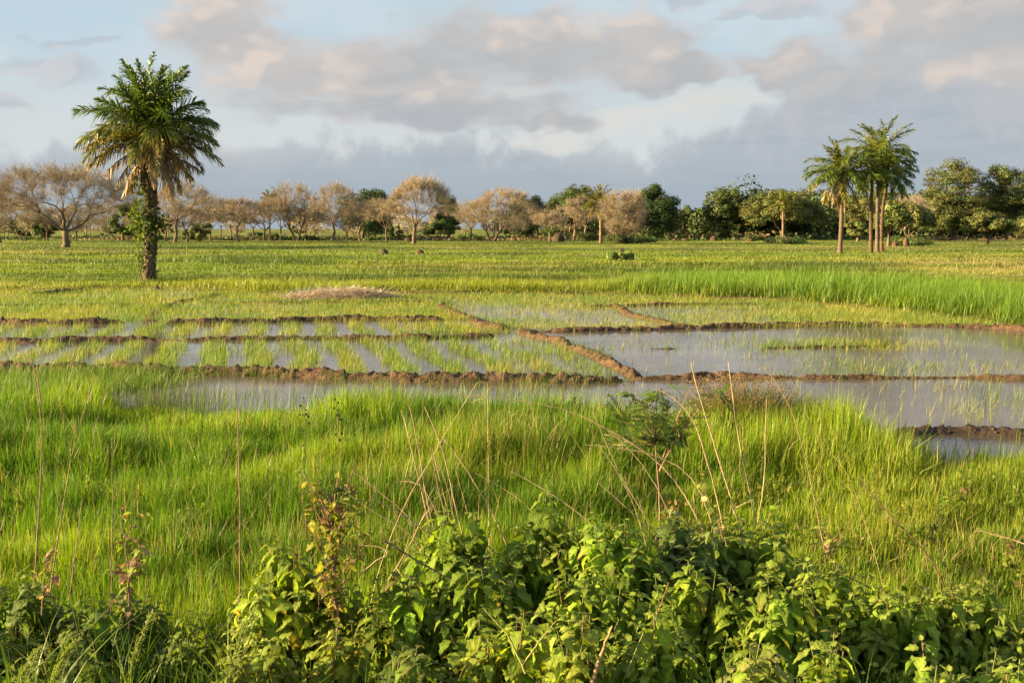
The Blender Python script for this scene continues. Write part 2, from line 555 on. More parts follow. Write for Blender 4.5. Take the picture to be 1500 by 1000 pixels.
DYKES = []
def dyke(label, pts, W, H, mat=None, ds=0.045, clods=5, seed=1, gap=0.0):
    W *= 0.84; H *= 0.70
    w2 = np.stack([np.array(ground_at(px, py)) for px, py in pts])
    q, s = resample(w2, ds)
    wob = (fbm(s * 0.6, s * 0, octv=3, seed=seed) - 0.5) * 0.35
    tg = np.gradient(q, axis=0); tg /= np.linalg.norm(tg, axis=1)[:, None]
    nrm = np.stack([-tg[:, 1], tg[:, 0]], 1)
    q = q + nrm * wob[:, None]
    m = 19; u = np.linspace(-1, 1, m)
    endf = sstep(0, 0.5, s) * sstep(0, 0.5, s[-1] - s)
    hvar = (0.65 + 0.7 * fbm(s * 0.9, s * 0 + 3, octv=4, seed=seed + 2)) * (0.25 + 0.75 * endf)
    if gap: hvar *= 1 - gap * sstep(0.55, 0.7, fbm(s * 0.35, s * 0 + 7, octv=2, seed=seed + 5))
    wv = W * (0.75 + 0.5 * fbm(s * 0.7, s * 0 + 9, octv=3, seed=seed + 3))
    X = q[:, None, 0] + nrm[:, None, 0] * (u[None] * wv[:, None])
    Yq = q[:, None, 1] + nrm[:, None, 1] * (u[None] * wv[:, None])
    prof = (1 - np.abs(u) ** 2.2)
    z = -0.14 + (0.78 * H + 0.14) * prof[None] * np.clip(hvar, 0, 1.6)[:, None] ** 0.8
    H0 = H; H = H * 0.8
    lump = 0.9 * np.abs(fbm(X * 3.6, Yq * 3.6, octv=3, seed=seed + 8) - 0.5) * -2.2 + 0.22 + (fbm(X * 1.7, Yq * 1.7, octv=2, seed=seed + 18) - 0.5)
    fine = fbm(X * 11, Yq * 11, octv=3, seed=seed + 9, gain=0.7) - 0.5
    z = z + (lump * 0.75 * H + fine * 1.15 * H) * (0.25 + 0.75 * prof[None])
    X = X + fine * 0.05; Yq = Yq + lump * 0.08
    n = len(q)
    cx, cy_ = q.mean(0)
    org = np.array([cx, cy_, 0.0])
    i2 = np.arange(n - 1)[:, None] * m + np.arange(m - 1)[None]
    mb = MB()
    mb.add(np.stack([X, Yq, z], -1) - org, np.stack([i2, i2 + 1, i2 + 1 + m, i2 + m], -1).reshape(-1, 4))
    iv, fv = ico(); rg = np.random.default_rng(seed + 100)
    for _ in range(int(s[-1] * clods)):
        k = rg.integers(0, n); uu = rg.normal(0, 0.35); mi = int(np.clip((uu + 1) / 2 * (m - 1), 1, m - 2))
        if hvar[k] < 0.35: continue
        r = H * rg.uniform(0.08, 0.30)
        p = np.array([X[k, mi], Yq[k, mi], z[k, mi] - r * 0.15]) - org
        d = iv * r * (0.7 + 0.6 * rg.random((len(iv), 1))) * rg.uniform(0.55, 1.5, 3)
        mb.add(p + d, fv)
    ob = mb.build('mud_dyke', mat or M_MUD, None, True)
    ob.location = org
    tag(ob, label, 'mud bank', 'mud banks between the paddies')
    DYKES.append((q, s, wv, H, hvar))
    return ob


dyke('longest lumpy brown bank, along the near side of the striped paddy', [(-80, 539), (0, 541), (130, 541), (300, 546), (400, 550), (500, 555), (700, 557), (850, 558), (925, 556)], 0.34, 0.24, seed=11, clods=9)
dyke('brown bank of clods along the near side of the open pond', [(900, 557), (1000, 555), (1100, 553), (1250, 555), (1380, 553), (1500, 555), (1640, 556)], 0.24, 0.13, seed=12, clods=10)
dyke('thin dark bank second from the front, crossing between the two striped rice strips', [(-80, 500), (40, 502), (250, 499), (430, 497), (620, 496), (745, 493)], 0.26, 0.16, seed=13, clods=6, gap=0.5)
dyke('short broken dark bank at the far left, on the far side of the rice strips', [(-80, 474), (60, 474), (192, 473)], 0.34, 0.22, seed=14, clods=6)
dyke('dark bank behind the rice strips, from the side path to the diagonal bank', [(232, 474), (300, 473), (440, 470), (560, 468), (660, 470)], 0.30, 0.22, seed=15, clods=6, gap=0.3)
dyke('diagonal crumbly orange-brown bank coming forward between striped paddy and open pond', [(935, 556), (905, 540), (870, 522), (812, 500), (762, 487), (752, 485)], 0.27, 0.20, seed=16, clods=12)
dyke('low weedy diagonal bank running back from the pond corner towards the straw heap', [(748, 484), (700, 471), (660, 458), (628, 437)], 0.42, 0.16, seed=17, clods=5)
dyke('dark bank along the far side of the open pond', [(745, 486), (850, 485), (980, 482), (1100, 478), (1300, 476), (1420, 479), (1500, 483), (1620, 492)], 0.32, 0.17, seed=18, clods=7)
dyke('short tan diagonal bank splitting the pale paddies behind the pond', [(1003, 478), (930, 462), (893, 447)], 0.34, 0.15, seed=19, clods=5)
dyke('thin far bank behind the pale paddies below the tall grass', [(850, 450), (900, 449), (980, 447), (1135, 446)], 0.3, 0.14, seed=20, clods=5)
dyke('reddish bank at the foot of the tall grass edge', [(1140, 440), (1250, 443), (1330, 450), (1420, 463)], 0.36, 0.16, seed=21, clods=5)
dyke('small weedy mud islet in the middle of the open pond', [(1105, 510), (1180, 509), (1250, 508), (1312, 506)], 0.22, 0.06, seed=22, clods=4)
dyke('hair-thin mud line barely above the open pond, in line with the islet', [(862, 511), (930, 511), (1010, 510)], 0.12, 0.025, seed=23, clods=2)
dyke('dark wet chunk of bank in the near pool beside the tall grass edge', [(1290, 640), (1350, 634), (1430, 632), (1500, 638), (1600, 642), (1780, 640)], 0.26, 0.19, M_WETMUD, 0.04, 14, seed=24)
dyke('earthen bank running back from the rice strips, left of the straw heap', [(215, 473), (228, 456), (262, 442), (330, 430)], 0.32, 0.13, seed=25, clods=5)
dyke('thin dark line of bank across the short rice field left of the side path', [(-80, 448), (90, 447), (205, 448)], 0.26, 0.12, seed=26, clods=3)
dyke('dark slanting bank leading to the foot of the big palm', [(40, 433), (120, 425), (180, 417), (216, 414)], 0.4, 0.22, seed=27, clods=4)
dyke('faint straight bank below the straw heap', [(290, 443), (420, 444), (560, 443), (632, 443)], 0.26, 0.12, seed=28, clods=3)

# ------------------------------------------------------------------ grass blades
def blades(pos, h, wd, az, lean, cb, ct, seg=3, bend=0.5, face=None):
    """pos (N,3); az lean direction; lean 0..1 how far the tip goes sideways; cb, ct base and tip colour"""
    N = len(pos)
    h, wd, lean = (np.broadcast_to(np.asarray(q, float), (N,)) for q in (h, wd, lean))
    ld = np.stack([np.cos(az), np.sin(az), 0 * az], -1)
    fa = RNG.uniform(0, 2 * math.pi, N) if face is None else face
    sd = np.stack([np.cos(fa), np.sin(fa), 0 * fa], -1)
    vs, cs = [], []
    for k in range(seg + 1):
        t = k / seg
        up = h * (t - 0.28 * lean * t * t * bend * 2)
        out = h * lean * (0.25 * t + 0.75 * t ** (1 + 2 * bend))
        p = pos + ld * out[:, None]; p[:, 2] += up
        wk = wd * (1 - t ** 1.6) * 0.5
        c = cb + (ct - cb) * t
        if k < seg:
            vs += [p - sd * wk[:, None], p + sd * wk[:, None]]; cs += [c, c]
        else:
            vs.append(p); cs.append(c)
    m = 2 * seg + 1
    V = np.stack(vs, 1).reshape(-1, 3); C = np.stack(cs, 1).reshape(-1, 3)
    base = np.arange(N)[:, None] * m
    q = [base + np.array([[2 * k, 2 * k + 1, 2 * k + 3, 2 * k + 2]]) for k in range(seg - 1)]
    fs = []
    if q: fs.append(np.concatenate(q))
    fs.append(base + np.array([[2 * seg - 2, 2 * seg - 1, 2 * seg]]))
    return V, fs, C


def proj(x, y, z=0.0):
    dzz = z - CAMH
    f = y * math.cos(PITCH) - dzz * math.sin(PITCH)
    u = y * math.sin(PITCH) + dzz * math.cos(PITCH)
    return 750 + FPX * x / f, 500 - FPX * u / f


def inpoly(px, py, poly):
    r = np.zeros(px.shape, bool); n = len(poly)
    for i in range(n):
        x0, y0 = poly[i]; x1, y1 = poly[(i + 1) % n]
        if y0 == y1: continue
        c = (py >= min(y0, y1)) & (py < max(y0, y1))
        r ^= c & (px < x0 + (py - y0) * (x1 - x0) / (y1 - y0))
    return r


def colvar(base, n, amt=0.15, hue=0.12):
    base = np.broadcast_to(np.asarray(base, float), (n, 3)).copy()
    k = RNG.normal(0, 1, n)[:, None]; q = RNG.normal(0, 1, n)[:, None]
    base *= np.exp(k * amt); base[:, 0:1] *= np.exp(q * hue)
    return base


def stuff(ob, label, cat): return tag(ob, label, cat, kind='stuff')


# ---- foreground grass: lush, knee high
def fore_grass():
    n = 420000
    # uniform over the picture's rows gives even cover from 6 m to the pool
    u = RNG.random(n)
    t = RNG.uniform(-0.56, 0.56, n)
    yn, yf = 5.6, FRONT(t) + 0.9
    y = 1 / (1 / yn + u ** 0.8 * (1 / yf - 1 / yn))
    t = t * (1 + 2.4 / y)
    y = y + RNG.normal(0, 0.02, n)
    x = t * y
    hm = fbm(x * 0.38, y * 0.55, octv=3, seed=81)
    hs = fbm(x * 0.13 + 5, y * 0.2, octv=2, seed=82)
    keep = RNG.random(n) < 0.55 + 0.6 * fbm(x * 1.3, y * 1.6, octv=2, seed=83)
    fr = FRONT(t)
    keep &= RNG.random(n) < 1 - sstep(-0.3, 0.7, y - fr)
    x, y, t, hm, hs, fr = (q[keep] for q in (x, y, t, hm, hs, fr))
    n = len(x)
    px = 750 + FPX * t
    h = 0.28 + 0.22 * sstep(0.30, 0.70, hm) + 0.14 * (hs - 0.5)
    h += 0.06 * np.exp(-((y - fr + 0.8) / 1.6) ** 2) * sstep(420, 560, px) * (1 - 0.35 * sstep(930, 1020, px) * (1 - sstep(1150, 1230, px))) + 0.10 * np.exp(-((px - 1225) / 70) ** 2 - ((y - fr + 1) / 1.6) ** 2)
    h -= 0.10 * np.exp(-((px - 330) / 190) ** 2 - ((y - 10.8) / 1.6) ** 2)
    h += 0.12 * np.exp(-((px - 700) / 190) ** 2 - ((y - 10.0) / 2.0) ** 2)
    h *= 0.72 + 0.28 * sstep(5, 8, y)
    h *= 0.62 + 0.76 * fbm(x * 3.2, y * 3.2, octv=2, seed=86)
    h *= 1 - 0.55 * sstep(2.6, 0.3, fr - y) * sstep(120, 180, px) * sstep(500, 440, px)
    h *= RNG.uniform(0.6, 1.25, n)
    h = np.clip(h, 0.10, 0.95)
    a = fbm(x * 0.5 + 9, y * 0.7, octv=3, seed=84)
    g1 = np.array([0.092, 0.172, 0.008]); g2 = np.array([0.182, 0.255, 0.012])
    ct = g1 + (g2 - g1) * sstep(0.35, 0.65, a)[:, None]
    yel = np.exp(-((px - 1400) / 230) ** 2 - ((y - 8.4) / 1.9) ** 2) + 0.5 * np.exp(-((px - 690) / 120) ** 2 - ((y - 11.3) / 1.6) ** 2)
    ct = ct + (np.array([0.215, 0.215, 0.030]) - ct) * (yel * 0.4)[:, None]
    ct = ct * np.exp(RNG.normal(0, 0.24, n))[:, None]
    ct[:, 0] *= np.exp(RNG.normal(0, 0.12, n))
    dead = RNG.random(n) < 0.03 + 0.07 * sstep(0.55, 0.7, fbm(x * 0.9 + 7, y * 0.9, octv=3, seed=89))
    ct[dead] = np.array([0.34, 0.26, 0.10])
    h = np.where(dead, h * RNG.uniform(0.9, 1.35, n), h)
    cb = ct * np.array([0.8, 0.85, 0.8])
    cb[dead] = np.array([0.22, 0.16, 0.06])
    pos = np.stack([x, y, ground_z(x, y) - 0.02], -1)
    az = RNG.uniform(-math.pi, math.pi, n) + (fbm(x * 0.9, y * 0.9, octv=2, seed=87) - 0.5) * 3
    az = np.where(RNG.random(n) < 0.35, RNG.normal(0.25, 0.9, n), az)
    lean = np.clip(RNG.gamma(1.4, 0.19, n) * (0.55 + 0.9 * fbm(x * 1.1 + 3, y * 1.1, octv=2, seed=88)), 0, 1.0)
    wd = RNG.uniform(0.008, 0.017, n) * (0.75 + 0.025 * y * 1.2)
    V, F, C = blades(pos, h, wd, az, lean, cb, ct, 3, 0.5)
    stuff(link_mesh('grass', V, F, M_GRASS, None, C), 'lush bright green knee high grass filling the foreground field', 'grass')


fore_grass()

# ---- stray blades standing in the near pool along its edge
def pool_blades():
    n = 5200
    t = RNG.uniform(-0.56, 0.56, n)
    y = FRONT(t) + np.abs(RNG.normal(0, 1.0, n)) + 0.1
    px = 750 + FPX * t
    keep = (RNG.random(n) < np.where(px < 470, 0.42, np.where(px < 930, 0.55, 0.20))) & (y < 19.5)
    keep |= (px < 170) & (RNG.random(n) < 0.9)
    t, y = t[keep], y[keep]; n = len(t)
    x = t * y
    ct = colvar((0.12, 0.20, 0.02), n); 
    V, F, C = blades(np.stack([x, y, np.full(n, -0.1)], -1), 0.1 + RNG.uniform(0.2, 0.55, n), RNG.uniform(0.009, 0.014, n), RNG.normal(0.2, 1.2, n),
                     np.clip(RNG.gamma(2.0, 0.12, n), 0, 0.8), ct * 0.8, ct, 3)
    stuff(link_mesh('emergent_grass', V, F, M_GRASS, None, C), 'stray green blades standing in the shallow pool behind the foreground grass', 'grass')


pool_blades()

# ---- rice in the paddies
P2 = [(-90, 506), (740, 498), (800, 501), (905, 552), (500, 552), (-90, 536)]
P3 = [(-90, 479), (190, 477), (660, 474), (750, 490), (-90, 498)]
P4 = [(-90, 424), (250, 421), (420, 430), (640, 433), (700, 470), (-90, 472)]
P6 = [(635, 430), (960, 433), (1150, 443), (1300, 455), (1420, 470), (1520, 484), (1400, 478), (980, 481), (745, 484), (665, 455)]
P5 = [(770, 489), (1500, 486), (1700, 500), (1700, 553), (935, 553)]
P1 = [(120, 562), (1700, 560), (1700, 700), (1230, 660), (980, 615), (500, 590), (150, 600)]


def rice():
    n = 620000
    t = RNG.uniform(-0.60, 0.62, n)
    yn, yf = 14.0, 50.0
    y = 1 / (1 / yn + RNG.random(n) ** 0.9 * (1 / yf - 1 / yn))
    x = t * y
    px, py = proj(x, y)
    th = R(15)
    u = x * math.cos(th) + y * math.sin(th)
    v = -x * math.sin(th) + y * math.cos(th)
    x0, y0 = ground_at(307, 523)
    u0 = float(x0 * math.cos(th) + y0 * math.sin(th))
    w_ = (fbm(u * 0.25, v * 0.6, octv=2, seed=91) - 0.5) * 0.55
    ph = np.mod((u - u0 + w_) / 0.95 + 0.5, 1.0) - 0.5
    ragged = (fbm(x * 2.0, y * 2.0, octv=3, seed=92) - 0.5)
    strip = sstep(0.33, 0.20, np.abs(ph) + ragged * 0.30)
    strip = np.maximum(strip, 0.30 * sstep(0.60, 0.72, fbm(x * 0.35, y * 0.5, octv=3, seed=93)))
    dens = np.zeros(n); hh = np.full(n, 0.24)
    i2, i3, i4, i5, i6, i1 = (inpoly(px, py, q) for q in (P2, P3, P4, P5, P6, P1))
    late = sstep(640, 830, px) * i2            # towards the diagonal bank the strips blur together
    dens[i2] = (strip * 0.34 * (1 - 0.45 * late) + 0.20 * late * sstep(0.45, 0.6, fbm(x * 0.8, y * 0.8, octv=3, seed=94)))[i2]; hh[i2] = 0.20
    dens[i3] = np.maximum(strip * 0.40, 0.65 * sstep(130, 30, np.abs(px - 690)) * sstep(0.35, 0.5, ragged + 0.5))[i3]; hh[i3] = 0.20
    p4 = sstep(0.30, 0.55, fbm(x * 0.5 + 2, y * 0.5, octv=3, seed=95))
    dens[i4] = (0.45 + 0.45 * p4)[i4]; hh[i4] = 0.17
    p6 = sstep(0.42, 0.60, fbm(x * 0.35 + 2, y * 0.5 + 4, octv=3, seed=96))
    nearedge = sstep(452, 440, py)
    dens[i6] = (0.16 + 0.32 * p6 + 0.5 * nearedge)[i6]; hh[i6] = 0.15
    tip = i6 & (px > 1090); dens[tip] += 0.45 * sstep(1090, 1220, px[tip]); hh[tip] = 0.18
    p5 = sstep(0.55, 0.72, fbm(x * 0.6 + 6, y * 0.6 + 4, octv=3, seed=97))
    isl = np.exp(-((px - 1205) / 120) ** 2 - ((py - 505) / 7) ** 2) + 0.35 * np.exp(-((px - 1260) / 90) ** 2 - ((py - 540) / 12) ** 2)
    dens[i5] = (0.008 + 0.05 * p5 + 0.30 * isl)[i5]; hh[i5] = 0.16
    dens[i1] = (0.006 + 0.035 * p5)[i1]; hh[i1] = 0.22
    # behind the back edge, the same short rice carries on a little
    keep = (RNG.random(n) < dens) & (y < BACK(t) + 1.0)
    x, y, hh, px = x[keep], y[keep], hh[keep], px[keep]; i5k = (i5 | i6)[keep]; n = len(x)
    h = hh * RNG.uniform(0.55, 1.35, n) + 0.10
    a = fbm(x * 0.6, y * 0.6, octv=2, seed=98)
    ct = np.array([0.135, 0.205, 0.022]) + (np.array([0.215, 0.235, 0.030]) - np.array([0.135, 0.205, 0.022])) * sstep(0.35, 0.65, a)[:, None]
    ct = ct * np.exp(RNG.normal(0, 0.2, n))[:, None]; ct[:, 0] *= np.exp(RNG.normal(0, 0.12, n))
    dead = RNG.random(n) < np.where(i5k, 0.12, 0.06); ct[dead] = np.array([0.36, 0.29, 0.11])
    z = np.full(n, -0.10)
    lean = np.clip(RNG.gamma(1.8, 0.17, n), 0, 0.95); lean = np.where(i5k, np.clip(lean * 1.4, 0, 0.95), lean)
    V, F, C = blades(np.stack([x, y, z], -1), h, RNG.uniform(0.010, 0.016, n) * (y / 22) ** 0.75, RNG.normal(0.1, 1.3, n), lean, ct * 0.85, ct, 2)
    stuff(link_mesh('rice_seedlings', V, F, M_RICE, None, C), 'young yellow-green rice seedlings planted in strips in the flooded paddies', 'rice')


rice()


def bank_grass():
    P, Hh, Cc = [], [], []
    for (q, s, wv, H, hv), dns, side in zip(DYKES, (140, 45, 60, 80, 75, 45, 110, 40, 26, 60, 90, 120, 30, 3, 80, 60, 90, 70), (-1, 0, -1, 0, 0, 0, 0, -1, 0, 0, 0, 0, 0, 0, 0, 0, 0, 0)):
        n = int(s[-1] * dns)
        k = RNG.integers(0, len(q), n); tg = np.gradient(q, axis=0)[k]; tg /= np.linalg.norm(tg, axis=1)[:, None]
        nrm = np.stack([-tg[:, 1], tg[:, 0]], 1)
        o = RNG.normal(0, 0.8, n)
        if side: o = -np.abs(RNG.normal(0.95, 0.35, n)) * np.sign(tg[:, 0])
        p = q[k] + nrm * (o * wv[k])[:, None]
        clump = fbm(p[:, 0] * 0.8, p[:, 1] * 0.8, octv=3, seed=101)
        kp = RNG.random(n) < sstep(0.36, 0.60, clump)
        p = p[kp]; oo = np.abs(o[kp])
        zz = np.where(oo < 1, H * (1 - oo ** 2.2) * 0.6, -0.08) - 0.05
        P.append(np.stack([p[:, 0], p[:, 1], zz], -1)); Hh.append(RNG.uniform(0.12, 0.34, len(p)))
    # the dark grassy flank of the nearest bank at the left, and the ragged verge behind it
    n = 9000
    px = RNG.uniform(-40, 330, n); py = 546 + RNG.random(n) ** 1.2 * (46 - 0.10 * np.maximum(px, 0))
    x, y = ground_at(px, py)
    kp = RNG.random(n) < sstep(330, 140, px) * (0.4 + 0.6 * (fbm(x * 0.8, y * 0.9, octv=3, seed=103) > 0.44))
    P.append(np.stack([x, y, np.full(n, -0.06)], -1)[kp]); Hh.append(RNG.uniform(0.12, 0.36, kp.sum()))
    P = np.concatenate(P); Hh = np.concatenate(Hh); n = len(P)
    ct = colvar((0.095, 0.165, 0.018), n, 0.25)
    dead = RNG.random(n) < 0.10; ct[dead] = np.array([0.32, 0.25, 0.10])
    V, F, C = blades(P, Hh, RNG.uniform(0.010, 0.016, n) * (P[:, 1] / 22) ** 0.75, RNG.normal(0.2, 1.5, n), np.clip(RNG.gamma(2, 0.18, n), 0, 1), ct * 0.8, ct, 2)
    stuff(link_mesh('bank_grass', V, F, M_GRASS, None, C), 'scattered green grass growing on and along the mud banks', 'grass')


bank_grass()


# ---- the meadow behind the paddies, out to the trees
def meadow():
    n = 520000
    t = RNG.uniform(-0.60, 0.60, n)
    yb = BACK(t) - 0.6
    f = RNG.random(n) ** 0.85
    y = 1 / (1 / yb + f * (1 / 420.0 - 1 / yb))
    y += RNG.normal(0, 0.4, n); x = t * y
    px = 750 + FPX * t
    back = y - BACK(t)
    right = sstep(820, 1020, px)
    bands = fbm(x * 0.05 + 50, y * 0.22, octv=4, seed=61)
    tuft = fbm(x * 0.5, y * 0.8, octv=3, seed=111)
    keep = RNG.random(n) < 0.6 + 0.6 * tuft
    # thinned slots: old bunds and furrows crossing the meadow
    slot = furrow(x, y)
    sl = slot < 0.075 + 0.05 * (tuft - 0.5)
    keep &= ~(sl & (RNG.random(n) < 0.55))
    x, y, t, px, back, right, bands, tuft, slot, f = (q[keep] for q in (x, y, t, px, back, right, bands, tuft, slot, f)); n = len(x)
    tall = sstep(-0.2, 0.8, back + (tuft - 0.5) * 2) * (1 - sstep(4 + 4 * right, 9 + 6 * right, back))
    h = 0.09 + 0.14 * sstep(0.35, 0.7, tuft) + 0.20 * sstep(0.55, 0.68, bands)
    h = h + tall * (0.30 + 0.42 * right) * (1 - 0.7 * sstep(360, 150, px))
    h = np.where(back < 0.3, np.minimum(h, 0.25 + 0.4 * right), h)
    # thicker and taller cut edge of the bunds
    h = h + 0.14 * ((slot > 0.07) & (slot < 0.125))
    h = h * RNG.uniform(0.72, 1.18, n)
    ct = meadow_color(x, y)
    band_shade = (slot < 0.07 + 0.08 * (tuft - 0.5)) & (RNG.random(n) < 0.65)
    h[band_shade] = h[band_shade] * 1.4 + 0.08
    ct[band_shade] = np.array([0.055, 0.070, 0.016]) * np.exp(RNG.normal(0, 0.3, band_shade.sum()))[:, None]  # dark blade colour paints in the shaded sides of the bunds
    fresh = (tall * right)[:, None]
    ct = ct + (np.array([0.105, 0.205, 0.014]) - ct) * fresh * 0.8
    ct = ct * np.exp(RNG.normal(0, 0.2, n) * np.clip(70 / y, 0.3, 1))[:, None]; ct[:, 0] *= np.exp(RNG.normal(0, 0.07, n))
    h = h * (1 - 0.35 * sstep(70, 160, y))
    pos = np.stack([x, y, ground_z(x, y) - 0.03], -1)
    wd = RNG.uniform(0.8, 1.4, n) * y / 995.0 * 0.5 + 0.003
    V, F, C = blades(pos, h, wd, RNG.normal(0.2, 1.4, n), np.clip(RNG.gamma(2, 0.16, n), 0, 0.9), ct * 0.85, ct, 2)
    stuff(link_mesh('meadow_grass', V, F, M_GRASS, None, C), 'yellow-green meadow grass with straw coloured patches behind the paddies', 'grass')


meadow()

# ------------------------------------------------------------------ palms
def frond_mesh(seed, L, th0, bend, npair, leaf, green, tip, lw=0.045, dead=False, sag=0.25):
    """one frond heading +X from the origin; returns an MB"""
    rg = np.random.default_rng(seed)
    mb = MB(); n = 14
    s = np.linspace(0, 1, n)
    th = th0 - bend * s ** 1.35
    dx_ = np.cos(th) * L / (n - 1); dz_ = np.sin(th) * L / (n - 1)
    P = np.stack([np.concatenate([[0], np.cumsum(dx_)[:-1]]), np.cumsum(rg.normal(0, 0.012, n)) * L * 0.3, np.concatenate([[0], np.cumsum(dz_)[:-1]])], -1)
    rc = tuple(np.array(tip) * (0.9 if not dead else 0.8))
    mb.tube(P, np.linspace(0.045, 0.008, n) * (L / 4.0) ** 0.5, 4, rc)
    V, F, C = [], [], []
    k = 0
    ss = np.concatenate([np.linspace(0.14, 0.995, npair)])
    for side in (-1, 1):
        q = np.clip(ss + rg.normal(0, 0.006, npair), 0.1, 1)
        p = np.stack([np.interp(q, s, P[:, i]) for i in range(3)], -1)
        a = np.interp(q, s, th)
        tg = np.stack([np.cos(a), 0 * a, np.sin(a)], -1)
        up = np.stack([-np.sin(a), 0 * a, np.cos(a)], -1)
        sd = np.array([0, side, 0.0])
        ll = leaf * np.sin(math.pi * np.clip(0.12 + 0.86 * q, 0, 1)) ** 0.6 * rg.uniform(0.8, 1.1, npair)
        fan = 0.55 + 0.75 * q + rg.normal(0, 0.12, npair)              # leaflets sweep forward towards the tip
        lift = rg.normal(0.15, 0.45, npair) - (0.5 if dead else 0)
        d = sd * np.cos(fan)[:, None] * 1.0 + tg * np.sin(fan)[:, None] + up * lift[:, None]
        d /= np.linalg.norm(d, axis=1)[:, None]
        wv = np.cross(d, up); wv /= np.linalg.norm(wv, axis=1)[:, None] + 1e-6
        wv = wv + up * rg.normal(0, 0.6, npair)[:, None]; wv /= np.linalg.norm(wv, axis=1)[:, None] + 1e-6
        mid = p + d * (ll * 0.55)[:, None]; end = p + d * ll[:, None]
        g = (sag * (1.8 if dead else 1.0)) * ll * rg.uniform(0.5, 1.4, npair)
        mid[:, 2] -= g * 0.25; end[:, 2] -= g
        w1 = wv * (lw * 0.4); w2 = wv * (lw * 0.5)
        V.append(np.stack([p - w1, p + w1, mid - w2, mid + w2, end], 1).reshape(-1, 3))
        b = k + np.arange(npair)[:, None] * 5
        F.append((b + np.array([[0, 1, 3, 2]]), b + np.array([[2, 3, 4]])))
        col = np.array(green) * np.exp(rg.normal(0, 0.14, npair))[:, None]
        cend = np.array(tip) * np.exp(rg.normal(0, 0.14, npair))[:, None]
        C.append(np.stack([col, col, col * 0.6 + cend * 0.4, col * 0.6 + cend * 0.4, cend], 1).reshape(-1, 3))
        k += npair * 5
    mb.add(np.concatenate(V), [np.concatenate([f[0] for f in F]), np.concatenate([f[1] for f in F])], np.concatenate(C))
    return mb


def palm_trunk(root, top, r0, r1, seed, boots=0, col=(0.20, 0.135, 0.08), bow=(0, 0)):
    rg = np.random.default_rng(seed)
    n = 40; s = np.linspace(0, 1, n)
    top = np.array(top, float)
    P = s[:, None] * top[None] + np.stack([np.sin(s * math.pi) * bow[0], np.sin(s * math.pi) * bow[1], 0 * s], -1)
    rad = r0 + (r1 - r0) * s + 0.35 * r0 * np.exp(-s * 22)
    rad *= 1 + 0.10 * (np.arange(n) % 2) + rg.normal(0, 0.02, n)
    c = np.array(col) * np.exp(rg.normal(0, 0.12, n))[:, None]
    mb = MB(); mb.tube(P, rad, 12, c)
    for b in range(boots):            # old leaf bases standing off the trunk in rings
        q = rg.uniform(0.02, 1.0); a = b * 2.39996 + rg.normal(0, 0.2)
        p = np.array([np.interp(q, s, P[:, i]) for i in range(3)]); r = np.interp(q, s, rad)
        o = np.array([math.cos(a), math.sin(a), 0])
        l = rg.uniform(0.10, 0.24); sd = np.array([-o[1], o[0], 0]) * rg.uniform(0.05, 0.09)
        e = p + o * (r * 0.9 + l * rg.uniform(0.35, 0.7)) + np.array([0, 0, l])
        i0 = p + o * r * 0.85
        cc = np.array(col) * rg.uniform(0.55, 1.6)
        mb.add([i0 - sd, i0 + sd, e + sd * 0.7, e - sd * 0.7, i0 - sd * 0.8 + [0, 0, 0.16] - o * 0.02, i0 + sd * 0.8 + [0, 0, 0.16] - o * 0.02],
               [np.array([[0, 1, 2, 3], [5, 4, 3, 2], [0, 3, 4, 4], [1, 5, 2, 2]])[:2]], cc)
    return mb.build('trunk', M_BARK, root, False)


GREEN_Y, GREEN_M, GREEN_O, TAN, TANT = (0.082, 0.135, 0.016), (0.125, 0.155, 0.018), (0.185, 0.165, 0.028), (0.30, 0.205, 0.095), (0.40, 0.285, 0.14)


def palm(px, pbase, pcrown, pcx, r0, r1, L, spec, label, seed, boots=60, group=None, bow=(0, 0), trunk_col=(0.20, 0.135, 0.08), Y=None):
    x, y = (float(q) for q in ground_at(px, pbase)) if Y is None else (at_y(px, pbase, Y)[0], Y)
    z0 = float(ground_z(x, y)) - 0.1
    root = thing('palm_tree', (x, y, z0), label, 'palm tree', group)
    tx, tz = at_y(pcx, pcrown, y)
    top = np.array([float(tx) - x, 0.0, float(tz) - z0])
    palm_trunk(root, top, r0, r1, seed, boots, trunk_col, bow)
    rg = np.random.default_rng(seed)
    k = 0
    for (n, th_a, th_b, bend, Lf, g, t, dead, leaf) in spec:
        for i in range(n):
            k += 1
            th = R(th_a + (th_b - th_a) * (i + 0.5) / n + rg.normal(0, 7)); a = k * 2.39996 + rg.normal(0, 0.45)
            mb = frond_mesh(seed * 100 + k, L * Lf * rg.uniform(0.88, 1.1), th, R(bend) * rg.uniform(0.8, 1.2), 58, leaf * rg.uniform(0.95, 1.2), g, t, 0.060 * (1.0 if seed == 3 else 1.35), dead, 0.45)
            fr = mb.build('dead_frond' if dead else 'frond', M_PALM, root)
            fr.location = tuple(top + np.array([math.cos(a), math.sin(a), 0]) * r1 * 0.6 - np.array([0, 0, (0.5 * (1 - th / 1.5)) if not dead else rg.uniform(0.5, 1.1)]))
            fr.rotation_euler = (rg.normal(0, 0.25), 0, a)
            if dead: fr['label'] = 'dry tan hanging frond'
    return root


big = palm(218, 418, 193, 221, 0.28, 0.21, 3.35,
           [(16, 86, 66, 40, 1.10, GREEN_Y, GREEN_M, False, 0.85), (22, 62, 38, 70, 1.04, GREEN_Y, GREEN_M, False, 0.9), (18, 36, 12, 78, 1.0, GREEN_M, GREEN_O, False, 0.9),
            (11, 12, -10, 62, 1.0, GREEN_O, TAN, False, 0.7), (15, 2, -70, 40, 0.76, TAN, TANT, True, 0.42)],
           'tall thick palm with a skirt of dead fronds and a vine on its trunk', 3, boots=520, bow=(0.10, 0), trunk_col=(0.105, 0.072, 0.046))

